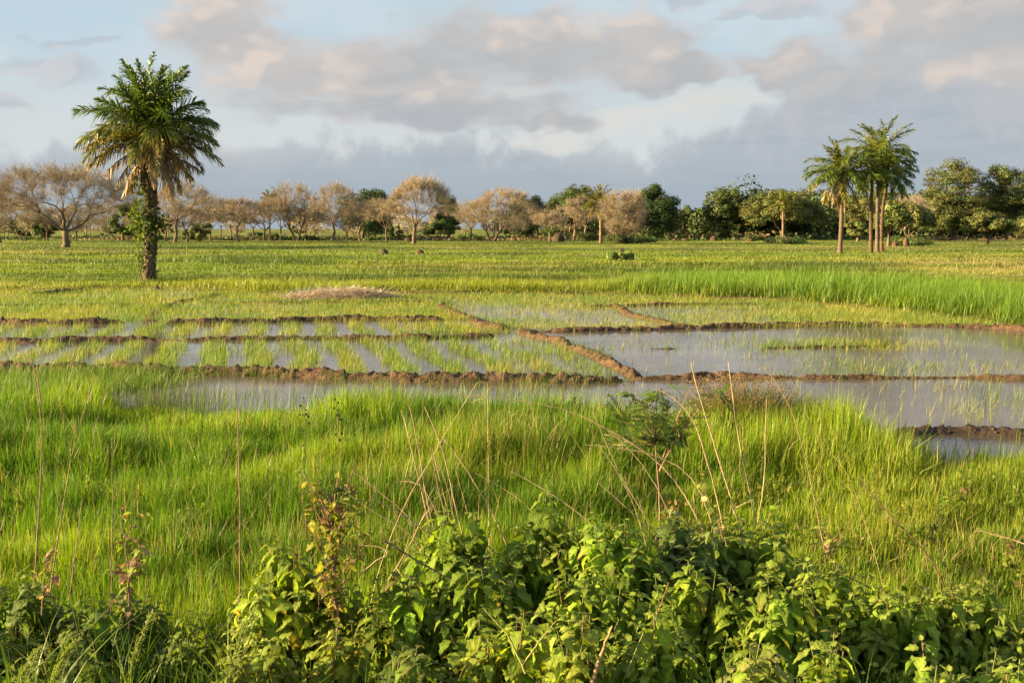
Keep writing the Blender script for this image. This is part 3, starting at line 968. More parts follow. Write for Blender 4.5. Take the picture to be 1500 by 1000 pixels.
spec_r = [(8, 84, 60, 55, 1.0, GREEN_M, GREEN_O, False, 0.9), (11, 58, 30, 80, 1.06, GREEN_M, GREEN_M, False, 0.95), (13, 26, 0, 75, 1.02, GREEN_Y, GREEN_M, False, 0.9), (6, -5, -34, 50, 0.9, GREEN_O, GREEN_O, False, 0.8)]
dead_r = [(5, -48, -76, 16, 0.85, TAN, TANT, True, 0.5)]
PG = 'palms of the cluster in the meadow'
palm(1230, 371, 252, 1232, 0.24, 0.19, 4.3, spec_r + dead_r, 'leftmost palm of the meadow cluster, shorter, with tan dead fronds hanging on its left', 21, 60, PG, (0.15, 0), (0.125, 0.09, 0.062))
palm(1276, 369, 238, 1279, 0.21, 0.17, 3.6, [(6, 60, 30, 65, 0.9, GREEN_Y, GREEN_M, False, 0.7), (8, 24, -24, 65, 0.9, GREEN_Y, GREEN_M, False, 0.8)], 'slender dark trunked palm of the cluster, its crown tucked below the tallest one', 22, 50, PG, (-0.1, 0), (0.09, 0.058, 0.036), Y=116)
palm(1285, 370, 224, 1289, 0.22, 0.18, 4.6, spec_r, 'tallest palm of the meadow cluster', 23, 60, PG, (-0.1, 0), (0.12, 0.086, 0.06))
palm(1292, 367, 250, 1303, 0.2, 0.16, 3.9, [(12, 64, 30, 80, 1.0, GREEN_Y, GREEN_M, False, 0.7), (12, 20, -14, 75, 1.0, GREEN_Y, GREEN_M, False, 0.9), (7, -30, -60, 30, 0.9, GREEN_Y, GREEN_O, False, 0.6)], 'lower palm of the cluster leaning right with dark drooping fronds', 24, 40, PG, (-0.35, 0), (0.10, 0.065, 0.04), Y=120)
palm(880, 357, 296, 878, 0.26, 0.2, 3.9, [(12, 84, 50, 35, 1.0, GREEN_O, GREEN_O, False, 0.8), (12, 45, 5, 60, 0.95, GREEN_M, GREEN_O, False, 0.8), (8, -10, -40, 40, 0.85, GREEN_O, TAN, False, 0.7)], 'single upright palm standing left of the drooping bare tree', 25, 40, None, (0.1, 0))
palm(1147, 350, 296, 1147, 0.24, 0.2, 3.4, [(8, 80, 40, 45, 1.0, GREEN_M, GREEN_O, False, 0.8), (7, 30, -10, 60, 1.0, GREEN_M, GREEN_O, False, 0.8)], 'small palm just topping the round dark trees in the right treeline', 26, 30, None, Y=225)
palm(395, 350, 291, 395, 0.2, 0.16, 2.5, [(8, 80, 40, 45, 1.0, GREEN_M, GREEN_O, False, 0.8), (7, 30, -10, 60, 1.0, GREEN_M, GREEN_O, False, 0.8)], 'small distant palm peeping over the bare trees', 27, 30, None, Y=235)


# the climber on the big palm
def leaf_cards(mb, P, size, rg, col, amt=0.25, droop=0.3):
    """pointed leaf-shaped quads with a random attitude"""
    n = len(P)
    d = rg.normal(0, 1, (n, 3)); d[:, 2] -= droop; d /= np.linalg.norm(d, axis=1)[:, None]
    r = rg.normal(0, 1, (n, 3)); s = np.cross(d, r); s /= np.linalg.norm(s, axis=1)[:, None] + 1e-6
    sz = size * rg.uniform(0.6, 1.3, n)[:, None]
    V = np.stack([P, P + d * sz * 0.45 + s * sz * 0.33, P + d * sz, P + d * sz * 0.45 - s * sz * 0.33], 1)
    C = np.broadcast_to(np.asarray(col, float), (n, 3)) * np.exp(rg.normal(0, amt, n))[:, None]
    mb.add(V.reshape(-1, 3), np.arange(n)[:, None] * 4 + np.array([[0, 1, 2, 3]]), np.repeat(C, 4, 0))


def vine():
    rg = np.random.default_rng(8)
    o = np.array(big.location)
    root = thing('climbing_vine', tuple(o + np.array([-0.25, -0.3, 0.05])), 'leafy green vine climbing the trunk of the big palm', 'vine')
    ro = np.array(root.location) - o
    mb = MB(); st = MB()
    def pt(py, k):
        tz = float(at_y(220, py, o[1])[1]) - o[2]
        return tz
    clus = [(258, 0.5, 34, -0.35), (268, 0.42, 40, 0.05), (278, 0.42, 40, 0.1), (288, 0.42, 30, -0.1), (296, 0.42, 30, 0.05), (304, 0.5, 40, 0.0), (310, 0.62, 80, -0.12), (318, 0.70, 110, 0.1), (326, 0.70, 100, -0.1), (335, 0.6, 80, 0.1), (345, 0.5, 60, 0.0), (355, 0.45, 50, 0.1), (368, 0.42, 36, 0.05), (382, 0.42, 26, 0.0), (395, 0.42, 18, 0.0)]
    for py, rad, n, off in clus:
        z = pt(py, 0); a = rg.uniform(0, 2 * math.pi, n)
        rr = np.maximum(0.32, rad * rg.uniform(0.35, 1.05, n) + 0.1)
        c = np.stack([off + rr * np.cos(a), rr * np.sin(a) * 0.9 - 0.12, z + rg.normal(0, 0.20, n)], -1)
        lightc = rg.random(n) < 0.45
        col = np.where(lightc[:, None], np.array([0.12, 0.165, 0.024]), np.array([0.05, 0.09, 0.014]))
        leaf_cards(mb, c - ro, 0.21, rg, col, 0.2, 0.5)
    for k in range(4):
        z = np.linspace(0.0, pt(258 + 20 * k, 0), 24); a = k * 1.6 + z * 0.9
        r = 0.40 + 0.04 * np.sin(z * 5)
        st.tube(np.stack([r * np.cos(a), r * np.sin(a), z], -1) - ro, 0.018, 5, (0.12, 0.085, 0.05))
    # looser sprays reaching out to the right at mid height
    for k in range(9):
        z = pt(rg.uniform(306, 338), 0); L = rg.uniform(0.5, 1.15); sg = 1 if k < 7 else -1
        tt = np.linspace(0, 1, 7); q = np.stack([sg * (0.3 + L * tt), -0.2 + rg.normal(0, 0.3) * tt, z + 0.1 * tt - 0.35 * tt ** 2], -1)
        st.tube(q - ro, 0.01, 4, (0.12, 0.1, 0.05))
        pp = q[rg.integers(1, 7, 14)] + rg.normal(0, 0.07, (14, 3))
        leaf_cards(mb, pp - ro, 0.22, rg, (0.06, 0.10, 0.016), 0.3, 0.5)
    mb.build('foliage', M_LEAF, root); st.build('stem', M_STALK, root)
    gt = MB()
    return root


vine()

# ------------------------------------------------------------------ broadleaf and bare trees
def kmeans(P, k, rg, it=5):
    c = P[rg.choice(len(P), min(k, len(P)), replace=False)]
    for _ in range(it):
        l = np.argmin(((P[:, None] - c[None]) ** 2).sum(-1), 1)
        c = np.stack([P[l == i].mean(0) if (l == i).any() else c[i] for i in range(len(c))])
    return l, c


def curve(a, b, rg, sag=0.12, n=5, rise=0.0):
    t = np.linspace(0, 1, n)[:, None]; d = b - a; L = np.linalg.norm(d)
    o = rg.normal(0, 1, 3) * L * sag * 0.5; o[2] += L * rise
    w = np.cumsum(rg.normal(0, 0.025 * L, (n, 3)), 0) * np.sin(t * math.pi)
    return a + d * t + np.sin(t * math.pi) * o + w


def skeleton(mb, base, hub, T, r0, rg, col, levels=(5, 4, 4), pull=(0.42, 0.5, 0.6), rise=-0.08, tips=None):
    """limbs that fork their way from the trunk top to the target points T; returns (start, target) pairs for twigs"""
    ends = []
    def rec(p, idx, lev, r):
        if lev == len(levels) or len(idx) <= 2:
            for i in idx: ends.append((p, T[i], r))
            return
        l, c = kmeans(T[idx], levels[lev], rg)
        for k in range(len(c)):
            sub = idx[l == k]
            if not len(sub): continue
            q = p + (c[k] - p) * pull[lev]
            rr = max(r * math.sqrt(len(sub) / len(idx)) * 1.0, 0.012); rr = min(rr, r * 0.82)
            mb.tube(curve(p, q, rg, 0.16, 6, rise), np.linspace(rr, rr * 0.72, 6), 6 if lev < 1 else 5 if lev < 2 else 4, col)
            rec(q, sub, lev + 1, rr * 0.72)
    rec(hub, np.arange(len(T)), 0, r0)
    return ends


def envelope(n, rg, kind, W, zb, zt, seed, off=0.0):
    """points in the crown volume; W full width, from height zb to zt"""
    P = []
    while len(P) < n:
        d = rg.normal(0, 1, 3); d /= np.linalg.norm(d)
        if kind == 'flat' and d[2] < -0.12: continue
        if kind == 'umbrella' and d[2] < 0.02: continue
        if kind == 'vase' and d[2] < -0.35: continue
        r = rg.uniform(0.3, 1.0) ** 0.4 if kind != 'umbrella' else rg.uniform(0.5, 1.0) ** 0.4
        bump = 0.70 + 0.54 * float(vnoise(d[0] * 1.7 + 5, d[1] * 1.7 + 3, d[2] * 1.7 + 1, seed))
        v = d * r * bump
        if kind == 'umbrella': z = zb + (zt - zb) * min(1.02, max(0.03, v[2]) ** 0.75 + 0.02)
        elif kind == 'flat': z = zb + (zt - zb) * (0.35 + 0.65 * v[2])
        elif kind == 'vase': z = zb + (zt - zb) * (0.42 + 0.58 * v[2]); v[:2] *= 0.55 + 0.45 * (z - zb) / (zt - zb)
        elif kind == 'tall': z = zb + (zt - zb) * (0.5 + 0.5 * v[2])
        else: z = zb + (zt - zb) * (0.5 + 0.5 * v[2])
        P.append((v[0] * W / 2 + off, v[1] * W / 2 * 0.9, z))
    return np.array(P)


TW = np.array([0.292, 0.234, 0.152]); TB = (0.150, 0.105, 0.066)


def place(px, pb, pt, x0, x1, Y=None):
    if Y is None: x, y = (float(q) for q in ground_at(px, pb))
    else: x, y = float(at_y(px, pb, Y)[0]), float(Y)
    z0 = float(ground_z(x, y)) - 0.15
    H = float(at_y(px, pt, y)[1]) - z0
    W = (x1 - x0) * y / FPX; off = ((x0 + x1) / 2 - px) * y / FPX
    return x, y, z0, H, W, off


def bare_tree(px, pb, pt, x0, x1, label, kind='umbrella', seed=1, Y=None, nt=260, twigs=26, tl=1.0, trunkh=0.31, r0=None, tint=1.0, stems=1, wid=0.022):
    x, y, z0, H, W, off = place(px, pb, pt, x0, x1, Y)
    rg = np.random.default_rng(seed + 500)
    root = thing('bare_tree', (x, y, z0), label, 'bare tree', 'leafless tan trees along the meadow edge')
    r0 = r0 or 0.032 * H
    zb = H * (trunkh + 0.05) if kind not in ('weep', 'umbrella') else H * (0.12 if kind == 'weep' else trunkh + 0.14)
    nt = int(nt * 1.6); twigs = int(twigs * 1.35)
    W *= 1.22 if kind == 'umbrella' and W < 15 else 1.0
    T = envelope(nt, rg, kind, W * 1.12, zb, H * 1.0, seed, off)
    mb = MB()
    for k in range(stems):
        b0 = np.array([0.0, 0, 0]) + (np.array([(k - (stems - 1) / 2) * r0 * 2.6, rg.normal(0, 0.3), 0]) if stems > 1 else 0)
        hub = np.array([off * 0.25 + (k - (stems - 1) / 2) * 0.18 * W, 0, H * trunkh])
        s = curve(b0, hub, rg, 0.08, 8)
        rad = r0 * (np.linspace(1, 0.78, 8) + 0.5 * np.exp(-np.linspace(0, 8, 8)))
        mb.tube(s, rad, 8, TB)
        sel = T if stems == 1 else T[(T[:, 0] > off * 0.5) == (k == 1)]
        ends = skeleton(mb, b0, hub, sel, r0 * 0.85, rg, TB, rise=0.06 if kind == 'umbrella' else -0.06)
        if k == 0: allends = ends
        else: allends = allends + ends
    cr = MB()
    V = []; C = []
    cen = np.array([off, 0, zb * 0.8])
    for p, q, r in allends:
        c = curve(p, q, rg, 0.2, 4, -0.03)
        cr.tube(c, np.linspace(min(r, 0.04), 0.014, 4), 3, tuple(TW * 0.85))
        o = q - cen; o /= np.linalg.norm(o) + 1e-6
        m = twigs
        st = c[rg.integers(1, 4, m)] + rg.normal(0, 0.12, (m, 3))
        d = o[None] * rg.uniform(0.2, 1.0, (m, 1)) + rg.normal(0, 0.40, (m, 3)) + np.array([0, 0, -0.5 if kind == 'weep' else 0.05 if kind == 'umbrella' else 0.25])
        d /= np.linalg.norm(d, axis=1)[:, None]
        l = tl * rg.uniform(0.35, 1.15, m)[:, None]
        e = st + d * l
        e[:, 2] = np.maximum(e[:, 2], (0.22 if kind != 'weep' else 0.06) * H + rg.uniform(0, 0.6, m))
        sdv = np.cross(d, rg.normal(0, 1, (m, 3))); sdv /= np.linalg.norm(sdv, axis=1)[:, None] + 1e-6
        V.append(np.stack([st - sdv * wid * 0.5, st + sdv * wid * 0.5, e + sdv * wid * 0.22, e - sdv * wid * 0.22], 1).reshape(-1, 3))
        cc = TW * tint * np.exp(rg.normal(0, 0.16, m))[:, None] * np.array([1, rg.uniform(0.92, 1.04), rg.uniform(0.85, 1.1)])
        C.append(np.repeat(cc, 4, 0))
    V = np.concatenate(V); C = np.concatenate(C)
    cr.add(V, np.arange(len(V) // 4)[:, None] * 4 + np.array([[0, 1, 2, 3]]), C)
    mb.build('trunk', M_BARK, root, True); cr.build('crown', M_TWIG, root)
    return root


def green_tree(px, pb, pt, x0, x1, label, kind='round', seed=1, Y=None, col=(0.050, 0.080, 0.018), clumps=46, leaves=170, low=0.10, cr_=0.12, size=0.33, trunkh=0.2, group=None, name='leafy_tree', cat='tree', amt=0.22):
    x, y, z0, H, W, off = place(px, pb, pt, x0, x1, Y)
    rg = np.random.default_rng(seed + 900)
    root = thing(name, (x, y, z0), label, cat, group)
    clumps = int(clumps * 1.7); leaves = int(leaves * 1.3)
    T = envelope(clumps, rg, kind, W * 0.96, H * low, H * 0.97, seed, off)
    mb = MB(); r0 = 0.030 * H + 0.05
    hub = np.array([off * 0.2, 0, H * trunkh])
    mb.tube(curve(np.zeros(3), hub, rg, 0.1, 7), r0 * np.linspace(1.25, 0.85, 7), 8, TB)
    ends = skeleton(mb, None, hub, T, r0 * 0.7, rg, TB, (4, 4), (0.5, 0.6))
    for p, q, r in ends: mb.tube(curve(p, q, rg, 0.15, 4), np.linspace(min(r, 0.06), 0.02, 4), 4, TB)
    cr = MB()
    for q in T:
        R0 = cr_ * (W * 0.6 + H * 0.5) * rg.uniform(0.7, 1.35)
        n = int(leaves * rg.uniform(0.7, 1.3))
        d = rg.normal(0, 1, (n, 3)); d /= np.linalg.norm(d, axis=1)[:, None]
        d[:, 2] = np.where(d[:, 2] < -0.2, d[:, 2] * 0.4, d[:, 2])
        p = q + d * (R0 * rg.uniform(0.45, 1.05, n) ** 0.6)[:, None] * np.array([1.05, 1.05, 0.85])
        p[:, 2] = np.maximum(p[:, 2], 0.3 + rg.uniform(0, 0.5, n))
        tone = np.array(col) * math.exp(rg.normal(0, amt)) * np.array([math.exp(rg.normal(0, 0.12)), 1, 1])
        # leaf sprays lie roughly along the clump surface
        t1 = np.cross(d, rg.normal(0, 1, (n, 3))); t1 /= np.linalg.norm(t1, axis=1)[:, None] + 1e-6
        t2 = np.cross(d, t1) + d * rg.normal(0, 0.45, (n, 1))
        sz = size * rg.uniform(0.55, 1.3, n)[:, None]
        V = np.stack([p - t1 * sz * 0.6, p + t2 * sz * 0.32, p + t1 * sz * 0.6, p - t2 * sz * 0.32], 1)
        cc = tone * np.exp(rg.normal(0, 0.18, n))[:, None]
        cr.add(V.reshape(-1, 3), np.arange(n)[:, None] * 4 + np.array([[0, 1, 2, 3]]), np.repeat(cc, 4, 0))
    mb.build('trunk', M_BARK, root, True); cr.build('crown', M_TREELEAF, root)
    return root


# --- leafless trees, left to right
bare_tree(97, 364, 239, -8, 200, 'broad umbrella shaped bare tree left of the big palm, with clear spreading limbs', 'umbrella', 1, nt=420, twigs=30, tl=1.1, r0=0.55, trunkh=0.20, wid=0.022)
bare_tree(36, 354, 292, -25, 66, 'low bare tree with slim trunks at the far left edge', 'umbrella', 2, nt=150, twigs=26, stems=2, r0=0.16)
bare_tree(0, 356, 284, -60, 40, 'bare tree cut off by the left side of the photo', 'umbrella', 3, nt=150, twigs=26)
bare_tree(126, 350, 296, 96, 168, 'small bare tree behind the broad umbrella tree, under its right half', 'round', 4, nt=130, twigs=24, r0=0.17)
bare_tree(158, 350, 300, 140, 198, 'small dense bare tree just left of the big palm trunk', 'round', 5, nt=120, twigs=24, r0=0.17)
bare_tree(256, 356, 267, 222, 305, 'tall bare tree just right of the big palm', 'umbrella', 6, nt=230, twigs=26, trunkh=0.3, r0=0.34)
bare_tree(292, 354, 286, 276, 342, 'bare tree with a pale straight trunk, second right of the big palm', 'umbrella', 7, nt=170, twigs=26, trunkh=0.34, r0=0.30)
bare_tree(322, 351, 291, 306, 352, 'narrow bare tree third right of the big palm', 'round', 8, nt=130, twigs=22, r0=0.2, trunkh=0.32)
bare_tree(350, 355, 292, 330, 380, 'slim bare tree with a forked top, fourth right of the big palm', 'umbrella', 9, nt=140, twigs=24, trunkh=0.42, r0=0.22)
bare_tree(387, 353, 291, 362, 420, 'dark limbed bare tree forking low, left of the twin trunked one', 'umbrella', 10, nt=170, twigs=26, trunkh=0.25, r0=0.30, tint=0.9)
bare_tree(434, 353, 266, 392, 470, 'high bare tree on twin trunks', 'umbrella', 11, nt=240, twigs=26, trunkh=0.22, r0=0.28, stems=2)
bare_tree(459, 352, 298, 440, 484, 'thin bare tree between the twin trunked tree and its tall neighbour', 'round', 12, nt=100, twigs=24, r0=0.16, trunkh=0.35)
bare_tree(486, 354, 268, 464, 520, 'tall bare tree with a stout dark trunk in front of the dark evergreen', 'umbrella', 13, nt=210, twigs=26, trunkh=0.3, r0=0.36)
bare_tree(541, 351, 304, 502, 566, 'wide low bare tree in front of the dark evergreen', 'flat', 14, nt=190, twigs=26, trunkh=0.25, r0=0.2)
bare_tree(606, 358, 258, 576, 652, 'tallest bare tree, golden topped, standing forward in the middle of the row', 'umbrella', 15, nt=340, twigs=30, trunkh=0.24, r0=0.34, tint=1.1)
bare_tree(648, 350, 298, 630, 676, 'drooping bare tree low to the right of the golden topped one', 'round', 16, nt=130, twigs=26, r0=0.18)
bare_tree(720, 354, 279, 676, 784, 'round dense bare tree like a dome right of the golden topped one', 'umbrella', 17, nt=420, twigs=30, trunkh=0.2, r0=0.34, tint=1.05, stems=2)
bare_tree(751, 353, 318, 736, 775, 'small bare tree under the right side of the dome shaped one', 'round', 18, nt=70, twigs=24, r0=0.14)
bare_tree(860, 350, 286, 826, 884, 'bare tree behind the upright single palm', 'round', 19, nt=170, twigs=26, Y=240)
bare_tree(786, 350, 296, 764, 812, 'bare tree hidden behind the dark round tree, right of the dome shaped one', 'round', 20, nt=130, twigs=26, Y=250)
bare_tree(912, 358, 273, 885, 945, 'drooping dense bare tree with a pale trunk beside the big dark evergreen', 'weep', 21, nt=330, twigs=34, trunkh=0.35, r0=0.26, tint=1.0)
bare_tree(1325, 352, 283, 1292, 1362, 'bare tree showing behind the palm cluster', 'round', 22, nt=160, twigs=26, Y=215)

rb = np.random.default_rng(404)
for i, (bx, w_) in enumerate([(70, 46), (112, 50), (212, 50), (243, 46), (274, 54), (308, 46), (338, 50), (372, 50), (412, 56), (448, 52), (508, 50), (528, 52), (566, 44), (690, 46), (805, 44)]):
    bare_tree(bx, 350, 300 - rb.uniform(-14, 18), bx - w_ * 0.55, bx + w_ * 0.55, 'bare tree in the crowded back row of the leafless trees', ('umbrella', 'round', 'flat')[i % 3], 60 + i, Y=rb.uniform(195, 245), nt=120, twigs=24, trunkh=rb.uniform(0.28, 0.4), r0=0.22, tint=rb.uniform(0.82, 1.0))

# --- green trees
DARK = (0.040, 0.066, 0.016); MIDG = (0.062, 0.086, 0.020); OLIVE = (0.095, 0.105, 0.028); LIGHT = (0.11, 0.135, 0.030)
GT = 'green trees along the meadow edge'
def gt(*a, **k): return green_tree(*a, group=GT, **k)
gt(532, 350, 275, 500, 574, 'dark evergreen rising behind the wide low bare tree', 'round', 1, Y=250, col=DARK, clumps=60)
gt(657, 350, 284, 640, 674, 'dark evergreen peeking out behind the golden topped bare tree', 'round', 2, Y=255, col=DARK, clumps=34)
gt(642, 345, 322, 620, 664, 'low round green tree behind the golden topped bare tree', 'flat', 3, Y=230, col=(0.08, 0.11, 0.024), clumps=26, trunkh=0.15)
gt(770, 350, 279, 744, 797, 'dark tree showing above the right shoulder of the dome shaped bare tree', 'round', 4, Y=250, col=DARK, clumps=44)
gt(826, 350, 286, 795, 858, 'dense dark green tree left of the upright single palm', 'round', 5, col=(0.045, 0.072, 0.016), clumps=60)
gt(842, 350, 272, 818, 872, 'airy green tree top behind the dense dark tree beside the single palm', 'flat', 6, Y=245, col=MIDG, clumps=30, leaves=130, low=0.5)
gt(948, 352, 274, 922, 992, 'large very dark tree touching the drooping bare tree', 'round', 7, col=(0.036, 0.062, 0.015), clumps=76)
gt(1005, 348, 302, 984, 1018, 'hazy distant tree left of the gap between the woods', 'round', 8, Y=300, col=MIDG, clumps=36)
gt(1026, 348, 306, 1008, 1042, 'far small tree in the gap between the woods', 'round', 9, Y=330, col=MIDG, clumps=30)
gt(1057, 352, 275, 1033, 1084, 'upright green tree with a knobbly crown right of the gap', 'tall', 10, col=(0.068, 0.086, 0.020), clumps=64, cr_=0.10)
gt(1088, 350, 283, 1076, 1102, 'narrow dark tree behind the upright knobbly one', 'tall', 11, Y=245, col=DARK, clumps=26)
gt(1143, 350, 275, 1080, 1207, 'wide umbrella shaped yellow-green tree over two round dark ones', 'flat', 12, Y=235, col=OLIVE, clumps=110, low=0.06, leaves=150, cr_=0.09)
gt(1131, 352, 300, 1106, 1152, 'round dark tree under the umbrella tree, the left of two', 'round', 13, col=(0.045, 0.070, 0.016), clumps=44, trunkh=0.12, low=0.04)
gt(1172, 352, 297, 1149, 1190, 'round dark tree under the umbrella tree, the right of two', 'round', 14, col=(0.042, 0.066, 0.016), clumps=44, trunkh=0.15)
gt(1214, 351, 318, 1194, 1236, 'low bushy green tree behind the leftmost meadow palm', 'round', 15, col=MIDG, clumps=34, trunkh=0.12, low=0.04)
gt(1257, 351, 294, 1232, 1282, 'olive tree between the palm trunks of the cluster', 'round', 16, col=OLIVE, clumps=44, Y=210)
gt(1300, 362, 296, 1278, 1332, 'light green sparse tree with pale branches at the foot of the palm cluster', 'flat', 17, col=LIGHT, clumps=34, leaves=70, cr_=0.11, size=0.34, low=0.25)
gt(1328, 359, 300, 1304, 1366, 'feathery olive tree right of the palm cluster on the low rise', 'flat', 18, col=OLIVE, clumps=44, leaves=90, cr_=0.11, size=0.36, low=0.3)
gt(1398, 352, 238, 1348, 1448, 'large tall olive-green tree right of the palm cluster', 'round', 19, col=(0.082, 0.095, 0.025), clumps=110, cr_=0.085, leaves=150)
gt(1478, 352, 236, 1434, 1532, 'large tall green tree at the right edge of the photo', 'round', 20, col=(0.072, 0.090, 0.022), clumps=110, cr_=0.085, leaves=150)
gt(1372, 352, 306, 1342, 1404, 'low spreading tree at the left foot of the large olive tree', 'round', 21, col=(0.085, 0.10, 0.025), clumps=44)
gt(1447, 359, 309, 1409, 1482, 'low olive tree standing forward below the two large right trees', 'flat', 22, col=(0.10, 0.108, 0.028), clumps=60, leaves=120, cr_=0.10, low=0.22)
gt(1520, 356, 318, 1486, 1560, 'low bush-like tree cut off by the right side of the photo', 'round', 23, col=OLIVE, clumps=40, low=0.05)
gt(290, 348, 328, 268, 313, 'low dark bushy tree behind the pale straight bare trunk', 'round', 24, Y=215, col=(0.075, 0.10, 0.024), clumps=18, trunkh=0.12, low=0.02)
gt(66, 350, 314, 46, 88, 'dark green tree seen through the left limbs of the umbrella bare tree', 'round', 25, Y=225, col=(0.07, 0.095, 0.022), clumps=20)
gt(180, 350, 296, 160, 205, 'small green tree behind the vine covered palm trunk', 'round', 26, Y=235, col=MIDG, clumps=26)
gt(580, 352, 328, 568, 592, 'small bright green tree left of the golden topped bare tree', 'round', 27, col=LIGHT, clumps=18, low=0.02, trunkh=0.12)

# --- bushes on the meadow
def bush(px, pb, pt, x0, x1, label, col, seed, clumps=12):
    return green_tree(px, pb, pt, x0, x1, label, 'round', seed, col=col, clumps=clumps, leaves=120, low=0.02, cr_=0.22, size=0.26, trunkh=0.08, group='bushes on the meadow', name='bush', cat='bush')
bush(806, 349, 335, 786, 828, 'light green rounded bush left of the white topped mound', LIGHT, 31, 16)
bush(902, 384, 376, 882, 926, 'broad leaved low green plants around the dark termite dome', (0.11, 0.155, 0.03), 32, 12)
bush(905, 359, 345, 888, 930, 'dark low bush at the foot of the drooping bare tree', (0.06, 0.07, 0.02), 33)
bush(940, 357, 350, 918, 968, 'low spreading green bush before the very dark tree', (0.07, 0.10, 0.022), 34)
bush(862, 354, 343, 848, 878, 'small olive bush left of the single palm base', (0.09, 0.10, 0.028), 35)
bush(398, 352, 343, 388, 410, 'bright green bush right of the dark limbed bare tree', LIGHT, 36)
bush(372, 350, 341, 362, 386, 'dark bush left of the dark limbed bare tree', DARK, 37)
bush(690, 352, 344, 668, 712, 'low green bush left of the dome shaped bare tree', (0.075, 0.105, 0.024), 38)
bush(455, 353, 346, 445, 468, 'small round green bush by the thin bare trunk', (0.08, 0.115, 0.024), 39)
bush(1150, 358, 349, 1118, 1180, 'low spread of green around the reddish mound under the umbrella tree', (0.08, 0.11, 0.026), 40)
bush(1100, 353, 347, 1088, 1112, 'small bush at the left foot of the umbrella tree', (0.06, 0.085, 0.02), 41)
bush(1330, 360, 353, 1290, 1366, 'low green growth over the rise beside the termite peaks', (0.085, 0.115, 0.026), 42, 18)

# --- the far wood behind them all, one mass
def far_wood():
    rg = np.random.default_rng(77); mb = MB()
    n = 270
    for k in range(n):
        px = rg.uniform(-120, 1620) if k < 150 else rg.uniform(1050, 1620) if k < 200 else rg.uniform(960, 1620); Y = rg.uniform(250, 420)
        x = (px - 750) / FPX * Y; z0 = 0.0
        tan = px < 830 and rg.random() < 0.82
        if tan and rg.random() < 0.25: continue
        H = rg.uniform(7.5, 12.5) * (0.72 if px < 780 else 1.0) * (1.0 if not (960 < px < 1050) else 0.85); W = H * rg.uniform(0.8, 1.4)
        if px > 1050: H *= 1.3
        m = 900 if tan else 700
        c = np.array([x, Y, 0])
        d = rg.normal(0, 1, (m, 3)); d /= np.linalg.norm(d, axis=1)[:, None]
        bmp = 0.65 + 0.6 * vnoise(d[:, 0] * 2 + k, d[:, 1] * 2, d[:, 2] * 2, 5)
        p = c + d * (rg.uniform(0.5, 1, m) ** 0.5 * bmp)[:, None] * np.array([W / 2, W / 2, H * (0.38 if tan else 0.45)]) + np.array([0, 0, H * (0.58 if tan else 0.52)])
        p[:, 2] = np.maximum(p[:, 2], rg.uniform(0.2, 1.5, m) if not tan else rg.uniform(0.8, 2.6, m))
        if tan:
            e = rg.normal(0, 0.5, (m, 3)) + d * 0.7 + [0, 0, 0.3]; e /= np.linalg.norm(e, axis=1)[:, None]
            e *= rg.uniform(0.5, 1.3, m)[:, None]; s = rg.normal(0, 0.05, (m, 3))
            V = np.stack([p - s, p + s, p + e + s * 0.4, p + e - s * 0.4], 1); col = TW * 0.9 * math.exp(rg.normal(0, 0.12))
        else:
            t1 = rg.normal(0, 1, (m, 3)); t1 /= np.linalg.norm(t1, axis=1)[:, None]; t2 = np.cross(t1, rg.normal(0, 1, (m, 3)))
            V = np.stack([p - t1 * 0.42, p + t2 * 0.25, p + t1 * 0.42, p - t2 * 0.25], 1)
            col = np.array([0.055, 0.075, 0.022]) * math.exp(rg.normal(0, 0.25))
        C = col * np.exp(rg.normal(0, 0.18, m))[:, None]
        mb.add(V.reshape(-1, 3), np.arange(m)[:, None] * 4 + np.array([[0, 1, 2, 3]]), np.repeat(C, 4, 0))
        mb.tube(np.array([[x, Y, -0.2], [x + rg.normal(0, .2), Y, H * 0.3], [x + rg.normal(0, .5), Y, H * 0.7]]), [0.2, 0.16, 0.08], 6, TB)
    # brushy undergrowth along the foot of the wood
    m = 26000; Yb = rg.uniform(235, 300, m); px = rg.uniform(-120, 1620, m); x = (px - 750) / FPX * Yb
    hh = 2.2 * fbm(x * 0.08, Yb * 0.08, octv=3, seed=7) ** 2 * 1.6 * np.where(px < 780, 0.45, 1.0)
    p = np.stack([x, Yb, rg.random(m) * hh], -1)
    t1 = rg.normal(0, 1, (m, 3)); t1 /= np.linalg.norm(t1, axis=1)[:, None]; t2 = np.cross(t1, rg.normal(0, 1, (m, 3)))
    V = np.stack([p - t1 * 0.4, p + t2 * 0.25, p + t1 * 0.4, p - t2 * 0.25], 1)
    tone = fbm(x * 0.05, Yb * 0.05, octv=2, seed=8)
    C = np.where((tone > 0.5)[:, None], np.array([0.06, 0.085, 0.02]), np.array([0.13, 0.10, 0.05])) * np.exp(rg.normal(0, 0.2, m))[:, None]
    mb.add(V.reshape(-1, 3), np.arange(m)[:, None] * 4 + np.array([[0, 1, 2, 3]]), np.repeat(C, 4, 0))
    stuff(mb.build('woodland', M_TREELEAF), 'distant mixed wood of tan and green trees closing the horizon', 'woodland')


far_wood()

